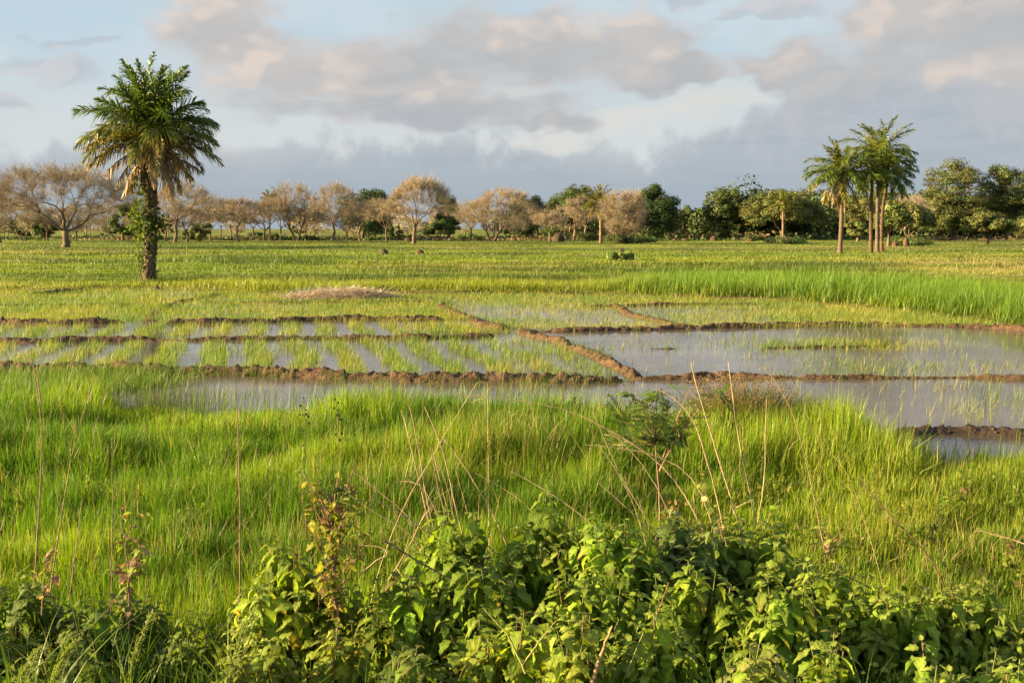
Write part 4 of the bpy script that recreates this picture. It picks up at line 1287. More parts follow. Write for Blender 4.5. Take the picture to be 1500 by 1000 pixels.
# --- termite mounds and lumps of earth
M_MOUND = M_MUD
def mound(px, pb, pt, wpx, label, seed, peak=1.0, mat=None, name='termite_mound', cat='termite mound', Y=None):
    x, y, z0, H, W, off = place(px, pb, pt, px - wpx / 2, px + wpx / 2, Y)
    H += 0.1
    n, m = 28, 20
    a = np.linspace(0, 2 * math.pi, n, endpoint=False)[None]; t = np.linspace(0, 1, m)[:, None]
    r = (1 - t ** (1.0 + 1.6 * peak)) ** (0.55 if peak > 0.5 else 1.0)
    lum = 0.72 + 0.56 * fbm(np.cos(a) * 1.5 + t * 0, np.sin(a) * 1.5 + t * 0, t * 2.5, 3, seed)
    X = np.cos(a) * r * lum * W / 2; Yv = np.sin(a) * r * lum * W / 2
    Z = t * H * (0.88 + 0.24 * fbm(np.cos(a) * 2 + t, np.sin(a) * 2, t * 3, 2, seed + 1)) + 0 * a
    i = np.arange(m - 1)[:, None] * n; j = np.arange(n)[None]; k = (j + 1) % n
    q = np.stack([i + j, i + k, i + n + k, i + n + j], -1).reshape(-1, 4)
    ob = link_mesh(name, np.stack([X, Yv, Z], -1), [q], mat or M_MOUND, None, None, True)
    ob.location = (x, y, z0)
    return tag(ob, label, cat, 'termite mounds and earth lumps on the meadow')
mound(911, 378, 366, 11, 'dark domed termite mound rising out of the low broad leaved plants', 1, 1.5, M_WETMUD)
mound(563, 374, 366, 13, 'small dark lump on the meadow below the golden topped bare tree, left of a pair', 2, 0.8, M_WETMUD)
mound(615, 373, 367, 15, 'low brown lump on the meadow below the golden topped bare tree, right of a pair', 3, 0.6)
mound(599, 354, 348, 12, 'brown heap just behind the golden topped bare trunk', 4, 0.8)
mound(818, 355, 342, 18, 'broad red-brown mound before the dense dark tree', 5, 1.0, M_WETMUD)
mound(778, 351, 345, 16, 'low dark mound right of the dome shaped bare tree', 6, 0.8, M_WETMUD)
mound(988, 353, 350, 11, 'flat reddish lump before the gap in the woods, left of a pair', 7, 0.5)
mound(1004, 353, 349, 13, 'flat reddish lump before the gap in the woods, right of a pair', 8, 0.5)
mound(1045, 353, 346, 12, 'pointed pale mound at the left foot of the upright knobbly tree', 9, 0.5)
mound(1149, 357, 346, 14, 'knobbly reddish mound under the umbrella tree', 10, 0.9)
mound(1099, 354, 350, 16, 'low earth mound at the far left under the umbrella tree', 11, 0.6)
mound(1311, 361, 354, 9, 'small pointed termite mound on the rise right of the palm cluster', 12, 0.6)
mound(1327, 361, 347, 11, 'taller pointed termite mound on the rise right of the palm cluster', 13, 0.4)
mound(230, 425, 421, 20, 'small earth lump on the ridge near the palm foot', 14, 0.5)

# ------------------------------------------------------------------ foreground shrubs
def leaf_template(ns=6, serr=0.13):
    """ovate toothed leaf, unit length along +X, half folded on its midrib and drooping; returns verts and quads"""
    t = np.linspace(0, 1, ns + 1)
    wdt = 0.33 * np.sin(math.pi * t ** 0.72) ** 0.9 * (1 - 0.25 * t); wdt[0] = 0.02; wdt[-1] = 0.0
    tooth = 1 + serr * np.where(np.arange(ns + 1) % 2, 1.6, -1.6); wdt = wdt * tooth
    x = t - 0.10 * t ** 3; z = -0.38 * t ** 1.9
    mid = np.stack([x, 0 * t, z], -1)
    lf = np.stack([x - 0.03, wdt * 0.55, z + wdt * 0.26], -1); rt = lf * np.array([1, -1, 1])
    lo = np.stack([x - 0.06, wdt, z + wdt * 0.24], -1); ro = lo * np.array([1, -1, 1])
    V = np.concatenate([lo, lf, mid, rt, ro]); n = ns + 1
    F = []
    for r in range(4):
        for i in range(ns): F.append([r * n + i, r * n + i + 1, (r + 1) * n + i + 1, (r + 1) * n + i])
    return V, np.array(F), np.tile(t, 5)


LV, LF, LT = leaf_template()


def put_leaves(mb, P, D, UP, size, col, coltip, curl):
    """P base points, D pointing directions, UP rough normals"""
    D = D / (np.linalg.norm(D, axis=1)[:, None] + 1e-9)
    Sd = np.cross(UP, D); Sd /= np.linalg.norm(Sd, axis=1)[:, None] + 1e-9
    N = np.cross(D, Sd)
    L = LV[None] * np.stack([np.ones(len(P)), 1.0 + 0 * curl, curl], -1)[:, None, :]
    W = P[:, None] + size[:, None, None] * (L[..., 0:1] * D[:, None] + L[..., 1:2] * Sd[:, None] + L[..., 2:3] * N[:, None])
    C = col[:, None] + (coltip - col)[:, None] * (LT ** 2)[None, :, None]
    # pale midrib
    rib = np.zeros(len(LV)); n = len(LV) // 5; rib[2 * n:3 * n] = 0.35
    C = C * (1 + rib[None, :, None])
    F = (np.arange(len(P))[:, None, None] * len(LV) + LF[None]).reshape(-1, 4)
    mb.add(W.reshape(-1, 3), F, C.reshape(-1, 3))


def shrub(px, ptop, Y, wpx, label, seed, col=(0.075, 0.135, 0.018), tip=(0.19, 0.26, 0.035), stems=40, size=0.125, deep=0.8, squash=1.0, yel=0.0, name='leafy_shrub', cat='shrub', sparse=1.0, gap=0.028):
    rg = np.random.default_rng(seed + 3000)
    x, zt = (float(q) for q in at_y(px, ptop, Y))
    z0 = float(ground_z(x, Y)) - 0.05
    H = (zt - z0) * 1.06; W = wpx * Y / FPX * 1.12; stems = int(stems * 1.12)
    root = thing(name, (x, Y, z0), label, cat, 'broad leaved shrubs in the foreground')
    st = MB(); fo = MB()
    P, D, U, SZ, CC, CT, CU = [], [], [], [], [], [], []
    for k in range(stems):
        stone = math.exp(rg.normal(0, 0.2)) * np.array([math.exp(rg.normal(0, 0.07)), 1, 1])
        a = k * 2.39996 + rg.normal(0, 0.3); rr = math.sqrt((k + 0.5) / stems)
        tx = math.cos(a) * rr * W / 2; ty = math.sin(a) * rr * W / 2 * deep
        tz = H * (1 - 0.52 * rr ** 2.2) * rg.uniform(0.72, 1.08)
        b = np.array([tx * 0.35 + rg.normal(0, 0.03), ty * 0.35 + rg.normal(0, 0.03), 0])
        e = np.array([tx, ty, tz])
        n = 12; t = np.linspace(0, 1, n)[:, None]
        c = b + (e - b) * np.concatenate([t ** 1.35, t ** 1.35, t ** 0.85], 1) + np.sin(t * math.pi) * rg.normal(0, 0.02, 3)
        st.tube(c, np.linspace(0.0065, 0.0025, n), 5, (0.12, 0.125, 0.04) if rg.random() < 0.7 else (0.17, 0.11, 0.06))
        L = float(np.linalg.norm(np.diff(c, axis=0), axis=1).sum())
        m = max(5, int(min(L * 0.75, 0.5) / gap * sparse * 0.85)); phase = rg.uniform(0, 6)
        for i in range(m):
            f = 1 - (i / m) * min(0.80, 0.46 / max(L, 0.4)) - rg.uniform(0, 0.01)
            p = np.array([np.interp(f, t[:, 0], c[:, j]) for j in range(3)])
            tg = c[min(n - 1, int(f * (n - 1)) + 1)] - c[max(0, int(f * (n - 1)) - 1)]; tg /= np.linalg.norm(tg)
            age = i / m
            for s in (0, math.pi):
                if rg.random() > 0.90: continue
                aa = phase + i * math.pi / 2 + s + rg.normal(0, 0.25)
                o = np.array([math.cos(aa), math.sin(aa), 0]); o -= tg * (o @ tg); o /= np.linalg.norm(o)
                d = o + tg * (0.75 - 1.3 * min(1, age * 2.5)) + np.array([0, 0, -0.34 - 0.35 * age]) + rg.normal(0, 0.26, 3)
                pet = 0.012 + 0.03 * min(1, age * 3)
                P.append(p + o * pet); D.append(d); U.append(tg * 0.8 + np.array([0, 0, 0.6]) + rg.normal(0, 0.25, 3))
                SZ.append(size * 0.94 * (0.42 + 0.62 * min(1, age * 4.0)) * rg.uniform(0.75, 1.22))
                young = max(0, 1 - age * 3.2)
                cc = np.array(col) * stone * math.exp(rg.normal(0, 0.16)) * (1 - young) + np.array(tip) * young * math.exp(rg.normal(0, 0.1))
                if rg.random() < yel: cc = np.array((0.30, 0.26, 0.04)) * rg.uniform(0.7, 1.1)
                brown = 0.9 if rg.random() < 0.05 else 0.0
                CC.append(cc); CT.append(cc * np.array([1.12, 1.05, 0.95]) * (1 - brown) + np.array((0.20, 0.12, 0.04)) * brown); CU.append(rg.uniform(0.5, 2.2))
    put_leaves(fo, np.array(P), np.array(D), np.array(U), np.array(SZ), np.array(CC), np.array(CT), np.array(CU))
    fo.build('foliage', M_LEAF, root, True); st.build('stems', M_STALK, root, True)
    return root


DK = (0.092, 0.155, 0.014); BR = (0.135, 0.210, 0.017); YG = (0.175, 0.235, 0.022)
# back row, left to right
shrub(40, 858, 5.4, 190, 'dark leafy shrub at the lower left edge, behind the grass spikes', 1, DK, (0.10, 0.14, 0.03), 34)
shrub(165, 872, 5.2, 180, 'dark low shrub under the pinkish spindly weed at the lower left', 2, DK, (0.10, 0.14, 0.03), 34)
shrub(285, 905, 4.9, 130, 'low dark shrub between the pinkish weed and the bright shrub', 3, DK, (0.10, 0.14, 0.03), 22, 0.085)
shrub(425, 806, 5.0, 210, 'bright yellow-green shrub around the tall yellowing weed', 4, YG, (0.22, 0.28, 0.04), 42, 0.11, yel=0.03)
shrub(570, 846, 4.8, 160, 'shaded shrub right of the tall yellowing weed', 5, BR, (0.15, 0.18, 0.03), 28)
shrub(668, 764, 5.5, 200, 'big green shrub at the feet of the bundle of dry stalks', 6, BR, (0.19, 0.26, 0.035), 44)
shrub(805, 752, 5.6, 150, 'tall green shrub topped by one upright curled shoot, right of the dry stalks', 7, BR, (0.22, 0.28, 0.05), 36)
shrub(905, 772, 5.4, 210, 'green shrub between the curled shoot and the grey-green tops', 8, BR, (0.19, 0.26, 0.04), 40)
shrub(1010, 758, 5.6, 170, 'shrub below the feathery sapling, with grey-green young tops', 9, (0.08, 0.135, 0.03), (0.20, 0.23, 0.08), 40)
shrub(1105, 768, 5.6, 210, 'wide shrub at the base of the three tall dry stems', 10, BR, (0.22, 0.28, 0.05), 44)
shrub(1215, 820, 5.1, 190, 'shrub sloping down right of the tall dry stems', 11, BR, (0.19, 0.26, 0.04), 36)
shrub(1325, 858, 4.9, 180, 'shrub with hanging pale tips below the dead reddish twig', 12, BR, (0.23, 0.28, 0.05), 34)
shrub(1425, 862, 4.9, 170, 'shrub near the lower right edge with pale upright tips', 13, BR, (0.23, 0.28, 0.05), 36)
shrub(1525, 905, 4.8, 150, 'shrub cut off by the lower right edge of the photo', 14, BR, (0.18, 0.20, 0.04), 30)
shrub(-105, 905, 4.7, 300, 'tall shrub mostly cut off by the left edge of the photo', 26, DK, (0.10, 0.14, 0.02), 60, 0.12)
shrub(700, 832, 4.8, 180, 'leafy shrub in the middle of the mass, below the dry stalk bundle', 27, BR, (0.19, 0.26, 0.035), 34)
shrub(850, 842, 4.7, 190, 'leafy shrub in the middle of the mass, above the broken cane', 28, BR, (0.19, 0.26, 0.035), 36)
shrub(1010, 838, 4.7, 190, 'leafy shrub in the middle of the mass, above the large pale top leaves', 29, BR, (0.19, 0.26, 0.035), 36)
shrub(1140, 866, 4.6, 170, 'leafy shrub in the mass bordering the dark hollow', 30, BR, (0.19, 0.26, 0.035), 32)
# front row
shrub(745, 890, 4.1, 130, 'small front shrub left of the broken cane, its whorls catching the sun', 15, YG, (0.22, 0.28, 0.04), 22, 0.10)
shrub(845, 922, 3.9, 130, 'front shrub around the broken cane', 16, YG, (0.23, 0.28, 0.045), 22, 0.10)
shrub(960, 905, 4.0, 150, 'front shrub right of the broken cane', 17, BR, (0.22, 0.28, 0.04), 26, 0.10)
shrub(1095, 958, 3.7, 150, 'low front shrub with large pale top leaves at the bottom edge', 18, BR, (0.23, 0.25, 0.07), 26, 0.105)
shrub(1215, 938, 3.9, 130, 'front shrub with strongly lit leaves left of the dark hollow', 19, BR, (0.20, 0.23, 0.05), 24, 0.10)
shrub(1370, 955, 3.8, 160, 'low front shrub under the shrub with upright tips', 20, BR, (0.22, 0.28, 0.05), 28, 0.10)
shrub(1490, 965, 3.8, 120, 'low front shrub in the lower right corner', 21, BR, (0.22, 0.28, 0.05), 20, 0.10)
shrub(380, 935, 4.2, 150, 'low front shrub with broad leaves below the bright shrub', 22, YG, (0.17, 0.20, 0.03), 26, 0.105)
shrub(600, 960, 4.0, 160, 'deeply shaded front shrub below the dry stalks', 23, DK, (0.12, 0.15, 0.03), 26)
shrub(80, 940, 4.3, 210, 'shaded low front shrub in the lower left corner', 24, DK, (0.10, 0.14, 0.03), 28)
shrub(500, 920, 4.4, 110, 'low front shrub with yellow leaves below the yellowing weed', 25, YG, (0.18, 0.21, 0.03), 20, 0.10, yel=0.08)

# ------------------------------------------------------------------ dry stems
def px_path(pts, Y0, Y1=None, n=None):
    Y1 = Y0 if Y1 is None else Y1
    k = len(pts); out = []
    for i, (a, b) in enumerate(pts):
        y = Y0 + (Y1 - Y0) * i / max(1, k - 1)
        x, z = at_y(a, b, y); out.append((float(x), y, float(z)))
    return np.array(out)


def smooth_path(P, n=16, rg=None, jit=0.0):
    L = np.concatenate([[0], np.cumsum(np.linalg.norm(np.diff(P, axis=0), axis=1))]); s = np.linspace(0, L[-1], n)
    q = np.stack([np.interp(s, L, P[:, k]) for k in range(3)], 1)
    for _ in range(2): q[1:-1] = (q[:-2] + 2 * q[1:-1] + q[2:]) / 4
    if rg is not None and jit: q[1:-1] += rg.normal(0, jit, (n - 2, 3))
    return q


STC = (0.34, 0.245, 0.135)
def stalk_mesh(pts, Y0, Y1, r0, r1, org, rg, name, parent, col=STC, twigs=3, jit=0.0014):
    P = smooth_path(px_path(pts, Y0, Y1), 18, rg, jit) - org
    mb = MB(); c = np.array(col) * math.exp(rg.normal(0, 0.12))
    r0 *= 0.98; r1 *= 0.98
    rad = np.linspace(r0, r1, 18) * (1 + 0.12 * (np.arange(18) % 4 == 0))
    mb.tube(P, rad, 6, tuple(c))
    for _ in range(twigs):
        k = rg.integers(5, 17); d = P[k] - P[k - 1]; d /= np.linalg.norm(d)
        e = d + rg.normal(0, 0.6, 3); e[2] += 0.2; e /= np.linalg.norm(e); l = rg.uniform(0.04, 0.16)
        mb.tube(np.stack([P[k], P[k] + e * l * 0.5 + rg.normal(0, 0.004, 3), P[k] + e * l]), [r1 * 0.8, r1 * 0.6, r1 * 0.4], 4, tuple(c * 1.05))
    return mb.build(name, M_STALK, parent, True)


def down(a, b, a2, b2, lim=0.45, to=990):
    s = max(-lim, min(lim, (a - a2) / ((b - b2) or 1)))
    return [(a + s * (to - b) * 0.6, to), (a + s * (to - b) * 0.35, b + (to - b) * 0.4)] if b < to - 30 else []


def stalk_plant(label, stalks, seed, Y=5.7, group='dry stems in the foreground', name='dry_stalk_plant', cat='dry plant'):
    rg = np.random.default_rng(seed + 4000)
    p0 = px_path(stalks[0][0][:1], Y)[0]
    root = thing(name, (p0[0], Y, float(ground_z(p0[0], Y))), label, cat, group)
    for st in stalks:
        pts, dy, r = st[0], st[1], st[2]; col = st[3] if len(st) > 3 else STC
        # carry the foot of every stem down to the ground
        (a, b), (a2, b2) = pts[0], pts[1]
        foot = px_path([(a, b)], Y)[0]; gz = float(ground_z(foot[0], Y))
        ext = down(a, b, a2, b2) if len(st) <= 4 else []
        stalk_mesh(ext + list(pts), Y, Y + dy, r, r * 0.42, np.array(root.location), rg, 'stalk', root, col)
    return root


def single(label, pts, seed, Y=5.7, dy=0.2, r=0.0045, col=STC, twigs=2, name='dry_stalk', ext=True):
    rg = np.random.default_rng(seed + 5000)
    a, b = pts[0]; a2, b2 = pts[1]
    full = (down(a, b, a2, b2) if ext and Y > 5 and Y < 7 else []) + list(pts)
    p0 = px_path(full[:1], Y)[0]
    ob = stalk_mesh(full, Y, Y + dy, r, r * 0.4, p0, rg, name, None, col, twigs)
    ob.location = tuple(p0)
    return tag(ob, label, 'dry stalk', 'dry stems in the foreground')


stalk_plant('bundle of bare tan stalks fanning up from the shrubs left of the curled shoot', [
    ([(627, 760), (624, 749), (600, 644), (588, 600)], 0.15, 0.0060), ([(630, 755), (627, 746), (609, 629), (599, 592)], 0.25, 0.0055),
    ([(655, 770), (648, 743), (630, 653)], 0.05, 0.0060), ([(680, 790), (672, 767), (648, 650), (622, 596)], 0.2, 0.0060),
    ([(735, 778), (729, 764), (672, 668), (646, 638)], 0.3, 0.0062), ([(632, 792), (624, 776), (600, 755), (570, 746), (546, 728)], -0.2, 0.0065),
    ([(600, 752), (585, 743), (516, 689)], 0.1, 0.0045), ([(608, 784), (594, 774), (540, 746), (498, 713)], -0.1, 0.0048),
    ([(562, 860), (600, 800), (624, 749)], 0.05, 0.0075), ([(661, 775), (655, 740), (640, 690), (633, 655)], 0.25, 0.0042), ([(668, 778), (660, 735), (652, 700), (640, 668)], -0.1, 0.0042),
    ([(690, 770), (676, 720), (668, 690)], 0.1, 0.004), ([(650, 780), (640, 750), (615, 700), (585, 705)], 0.3, 0.0045), ([(636, 785), (690, 821), (762, 860)], -0.4, 0.006, STC, 0)], 1)
stalk_plant('three tall tan stems standing close together above the wide shrub', [
    ([(1064, 800), (1060, 770), (1030, 650), (1012, 599), (994, 581), (964, 569)], 0.2, 0.0070), ([(1092, 810), (1087, 785), (1060, 692), (1030, 602), (1012, 530)], 0.1, 0.0068),
    ([(1111, 790), (1108, 764), (1081, 641), (1072, 570), (1067, 530)], 0.15, 0.0062)], 2)
stalk_plant('thin brown stems crossing behind the feathery sapling', [
    ([(965, 795), (955, 770), (910, 701), (868, 602)], 0.1, 0.0048), ([(955, 780), (949, 770), (877, 707)], 0.0, 0.0045), ([(1026, 712), (1021, 698), (991, 677), (940, 659), (856, 651)], 0.1, 0.0050),
    ([(1026, 765), (1018, 746), (970, 677), (919, 644), (850, 608)], 0.2, 0.0055), ([(945, 790), (930, 740), (905, 690), (876, 650)], 0.3, 0.0035)], 3)
single('dead stalk slanting up to the left across the grass, right of the dry bundle', [(885, 779), (825, 734), (774, 701), (747, 689)], 1)
single('shorter dead stalk slanting up left beside the curled shoot', [(789, 752), (750, 722), (696, 692)], 2, r=0.004)
single('long thin horizontal dead stem arching over the grass before the pool', [(960, 700), (900, 629), (855, 605), (810, 593), (714, 580), (672, 578)], 3, 5.6, 0.1, 0.0042, twigs=1)
single('straight stalk leaning right, its tip over the pool', [(590, 742), (624, 684), (662, 620), (699, 560)], 4, 5.7, 0.1, 0.0045, twigs=1)
single('upright thin stalk in the middle of the grass, right of the leaning one', [(716, 758), (715, 700), (714, 560)], 5, 5.8, 0.1, 0.0042, twigs=1)
single('thin crooked stem right of the three tall tan ones', [(1111, 758), (1120, 710), (1123, 584)], 6, 5.7, 0.1, 0.0042)
single('long leaning stem right of the tall three, passing in front of the brown tussock', [(1195, 740), (1168, 620), (1150, 575), (1120, 536)], 7, 5.8, 0.1, 0.0048)
single('green-yellow grass stem bent left on the right of the tussock', [(1273, 782), (1249, 707), (1230, 672), (1216, 662)], 8, 6.0, 0.1, 0.0045, (0.24, 0.22, 0.06))
single('dark reddish dead twig slanting up left at the right, above the shrubs', [(1368, 820), (1305, 754), (1280, 728), (1256, 700)], 9, 5.6, 0.2, 0.0055, (0.14, 0.075, 0.055), 7)
single('pale bent stem entering from the right edge above the shrubs', [(1520, 806), (1500, 796), (1460, 782), (1428, 776)], 10, 5.4, 0.1, 0.0042, ext=False)
single('slim reddish stalk near the left edge', [(54, 793), (63, 640), (58, 590), (50, 545)], 11, 5.6, 0.2, 0.0055, (0.22, 0.13, 0.085))
single('stalk leaning right beside the slim reddish one at the left', [(86, 780), (108, 649), (125, 600), (137, 550)], 12, 5.6, 0.3, 0.0055, (0.25, 0.17, 0.08), 4)
single('short bare stalk third from the left', [(164, 802), (165, 720), (164, 640)], 13, 5.6, 0.1, 0.0045, (0.22, 0.15, 0.09), 3)
single('forked upright brown stem alone in the left grass', [(351, 850), (352, 760), (350, 680), (347, 595)], 14, 5.6, 0.1, 0.0058, (0.22, 0.13, 0.08), 5)
single('little broken stalk between the leaning left one and the short bare one', [(110, 811), (116, 770), (121, 730)], 15, 5.5, 0.1, 0.0045, (0.24, 0.16, 0.09))
single('hook topped pale stem at the left before the paddies', [(60, 590), (56, 560), (50, 537), (40, 524), (25, 520)], 16, 8.0, 0.1, 0.006, (0.30, 0.2, 0.11), 0)
single('thick broken cane leaning right among the front shrubs', [(867, 1000), (880, 960), (897, 916)], 17, 3.8, 0.05, 0.011, (0.30, 0.19, 0.09), 0)
single('pale forked stem at the bottom, left of the broken cane', [(770, 985), (745, 930), (707, 889)], 18, 3.9, 0.05, 0.0055, (0.26, 0.26, 0.06), 0)
single('pale stem leaning right at the bottom, crossing the forked one', [(765, 975), (790, 940), (815, 908)], 19, 3.9, 0.05, 0.0048, (0.24, 0.22, 0.07), 0)
single('bent dry twig in front of the yellowing weed, right side', [(527, 842), (553, 818), (572, 812), (559, 800), (524, 798)], 20, 5.0, 0.05, 0.0045, ext=False, twigs=0)
single('thin dead branch sloping down right over the shaded shrubs', [(560, 790), (640, 838), (720, 880), (800, 905)], 21, 4.9, -0.2, 0.0048, (0.16, 0.11, 0.09), 2, ext=False)
single('thin stalk lying low in front of the right shrubs', [(1180, 852), (1230, 838), (1290, 868), (1350, 905)], 22, 5.2, 0.0, 0.0042, (0.13, 0.09, 0.07), 4, ext=False)
single('short stub of brown stem among the leaves right of the broken cane', [(958, 913), (970, 880), (980, 852)], 23, 4.4, 0.02, 0.005, (0.2, 0.11, 0.06), 0)
single('thin straight stem at the bottom between the front shrubs', [(915, 992), (930, 955), (942, 928)], 24, 3.9, 0.02, 0.004, (0.2, 0.2, 0.07), 0)


# ------------------------------------------------------------------ spindly weeds with few leaves
def weed(label, pts, Y, seed, r=0.006, nleaf=60, size=0.06, cols=((0.13, 0.17, 0.03),), spread=0.10, from_=0.25, stemc=(0.2, 0.13, 0.08), branches=5, bl=0.2):
    rg = np.random.default_rng(seed + 6000)
    P = smooth_path(px_path(pts, Y, Y + 0.1), 20, rg, 0.004); o = P[0].copy(); P -= o
    root = thing('tall_weed', tuple(o), label, 'weed', 'spindly weeds in the foreground')
    st = MB(); st.tube(P, np.linspace(r, r * 0.35, 20), 6, stemc); fo = MB(); Bp = []
    for k in range(branches):
        i = int(20 * rg.uniform(from_, 0.9)); i = min(i, 18); a = rg.uniform(0, 6.28); l = bl * rg.uniform(0.5, 1.2)
        e = np.array([math.cos(a) * 0.6, math.sin(a) * 0.6, 1.0]); q = P[i] + np.linspace(0, 1, 6)[:, None] * e * l + rg.normal(0, 0.004, (6, 3))
        st.tube(q, np.linspace(r * 0.5, r * 0.25, 6), 5, stemc); Bp.append(q)
    allp = np.concatenate([P[int(20 * from_):]] + Bp)
    n = nleaf; p = allp[rg.integers(0, len(allp), n)]
    a = rg.uniform(0, 6.28, n); d = np.stack([np.cos(a), np.sin(a), rg.normal(-0.1, 0.5, n)], -1)
    u = np.stack([rg.normal(0, 0.4, n), rg.normal(0, 0.4, n), np.ones(n)], -1)
    cc = np.array(cols)[rg.integers(0, len(cols), n)] * np.exp(rg.normal(0, 0.15, n))[:, None]
    put_leaves(fo, p + d * 0.012, d, u, size * rg.uniform(0.45, 1.3, n), cc, cc * np.array([1.1, 1.0, 0.9]), rg.uniform(0.2, 1.6, n))
    st.build('stem', M_STALK, root, True); fo.build('leaves', M_LEAF, root, True)
    return root


YC = ((0.20, 0.225, 0.030), (0.15, 0.20, 0.024), (0.15, 0.20, 0.024), (0.20, 0.225, 0.03), (0.28, 0.25, 0.04), (0.21, 0.22, 0.03), (0.22, 0.13, 0.06))
weed('tall yellowing weed with pinkish stem rising from the bright shrub', [(497, 1000), (494, 900), (487, 820), (484, 760), (492, 716)], 4.75, 1, 0.0085, 330, 0.058, YC, branches=24, bl=0.27, from_=0.3, stemc=(0.24, 0.13, 0.10))
weed('tall spindly weed with pink tinged leaves at the lower left', [(186, 960), (190, 880), (188, 820), (182, 780), (176, 742)], 5.1, 2, 0.006, 95, 0.055, ((0.19, 0.26, 0.04), (0.24, 0.15, 0.09), (0.30, 0.20, 0.14), (0.12, 0.16, 0.03)), branches=6, bl=0.15, stemc=(0.22, 0.12, 0.09))
weed('little pink leaved weed at the far left beside the slim stalks', [(62, 900), (66, 850), (72, 806)], 5.2, 3, 0.005, 40, 0.05, ((0.19, 0.26, 0.04), (0.30, 0.20, 0.14)), branches=4, bl=0.12)
weed('thin weed carrying a few round pale leaves beside the three tall stems', [(1064, 800), (1046, 750), (1030, 715), (1026, 706)], 5.35, 4, 0.004, 16, 0.05, ((0.20, 0.25, 0.04), (0.20, 0.25, 0.04), (0.28, 0.22, 0.11)), branches=1, bl=0.06)
weed('small weed with pale leaves and a hooked tip right of the wide shrub', [(1226, 850), (1214, 800), (1207, 772)], 5.5, 5, 0.004, 26, 0.05, ((0.22, 0.25, 0.05), (0.3, 0.22, 0.14)), branches=3, bl=0.1)
# ------------------------------------------------------------------ feathery sapling
def sapling():
    rg = np.random.default_rng(66)
    Y = 6.6
    P = px_path([(968, 800), (966, 740), (963, 680), (960, 650)], Y); o = P[0].copy()
    root = thing('thorn_sapling', tuple(o), 'feathery dark green sapling with tiered leaves standing before the pool', 'sapling')
    st = MB(); fo = MB()
    st.tube(smooth_path(P, 10, rg, 0.004) - o, np.linspace(0.008, 0.006, 10), 6, (0.20, 0.135, 0.08))
    top = P[-1]
    tips = [(905, 640), (885, 636), (930, 612), (915, 600), (950, 590), (962, 572), (938, 622), (985, 606), (1000, 622), (925, 652), (975, 640), (1003, 600), (1040, 574), (1062, 566), (1020, 590), (895, 606), (960, 628), (890, 650), (948, 648), (935, 580), (980, 588), (1012, 566)]
    for k, (a, b) in enumerate(tips):
        e = np.array(px_path([(a, b)], Y + rg.normal(0, 0.16))[0]); hub = top if a < 1000 else px_path([(966, 690)], Y)[0]
        n = 9; t = np.linspace(0, 1, n)[:, None]
        c = hub + (e - hub) * np.concatenate([t, t, t ** 0.8], 1) + np.sin(t * math.pi) * rg.normal(0, 0.02, 3)
        st.tube(c - o, np.linspace(0.005, 0.002, n), 4, (0.25, 0.17, 0.09))
        # pinnate leaves along the outer half, held flat
        for i in range(8):
            f = rg.uniform(0.3, 1.0); p = np.array([np.interp(f, t[:, 0], c[:, j]) for j in range(3)])
            aa = rg.uniform(0, 6.28); L = rg.uniform(0.07, 0.15); d = np.array([math.cos(aa), math.sin(aa), rg.normal(0.1, 0.4)])
            sd = np.array([-math.sin(aa), math.cos(aa), rg.normal(0, 0.5)])
            m = 9; q = p + d * (np.linspace(0.1, 1, m) * L)[:, None]
            st.tube((p + d * (np.linspace(0, 1, 3) * L)[:, None]) - o, 0.0012, 3, (0.15, 0.14, 0.05))
            tone = np.array((0.060, 0.115, 0.020)) * math.exp(rg.normal(0, 0.25))
            if rg.random() < 0.3: tone = np.array((0.12, 0.17, 0.025))
            for s in (-1, 1):
                l = 0.030 * rg.uniform(0.8, 1.2, m)[:, None]; dd = sd * s + d * 0.35
                V = np.stack([q, q + dd * l * 0.5 + d * 0.0055, q + dd * l, q + dd * l * 0.5 - d * 0.0055], 1) - o
                fo.add(V.reshape(-1, 3), np.arange(m)[:, None] * 4 + np.array([[0, 1, 2, 3]]), tone)
    # a few round pale leaves of a climber on its left shoulder
    rl = px_path([(902, 577), (912, 574), (926, 584), (922, 578), (930, 580), (897, 580)], Y - 0.1)
    n = len(rl); cc = np.tile(np.array((0.17, 0.22, 0.03)), (n, 1))
    put_leaves(fo, rl - o, np.stack([rg.normal(0, 1, n), -np.ones(n) * 0.4, rg.normal(0, 0.6, n)], -1), np.stack([rg.normal(0, .3, n), -np.ones(n), np.ones(n)], -1), np.full(n, 0.06), cc, cc, np.full(n, 0.5))
    st.build('stem', M_STALK, root, True); fo.build('foliage', M_LEAF, root)


sapling()


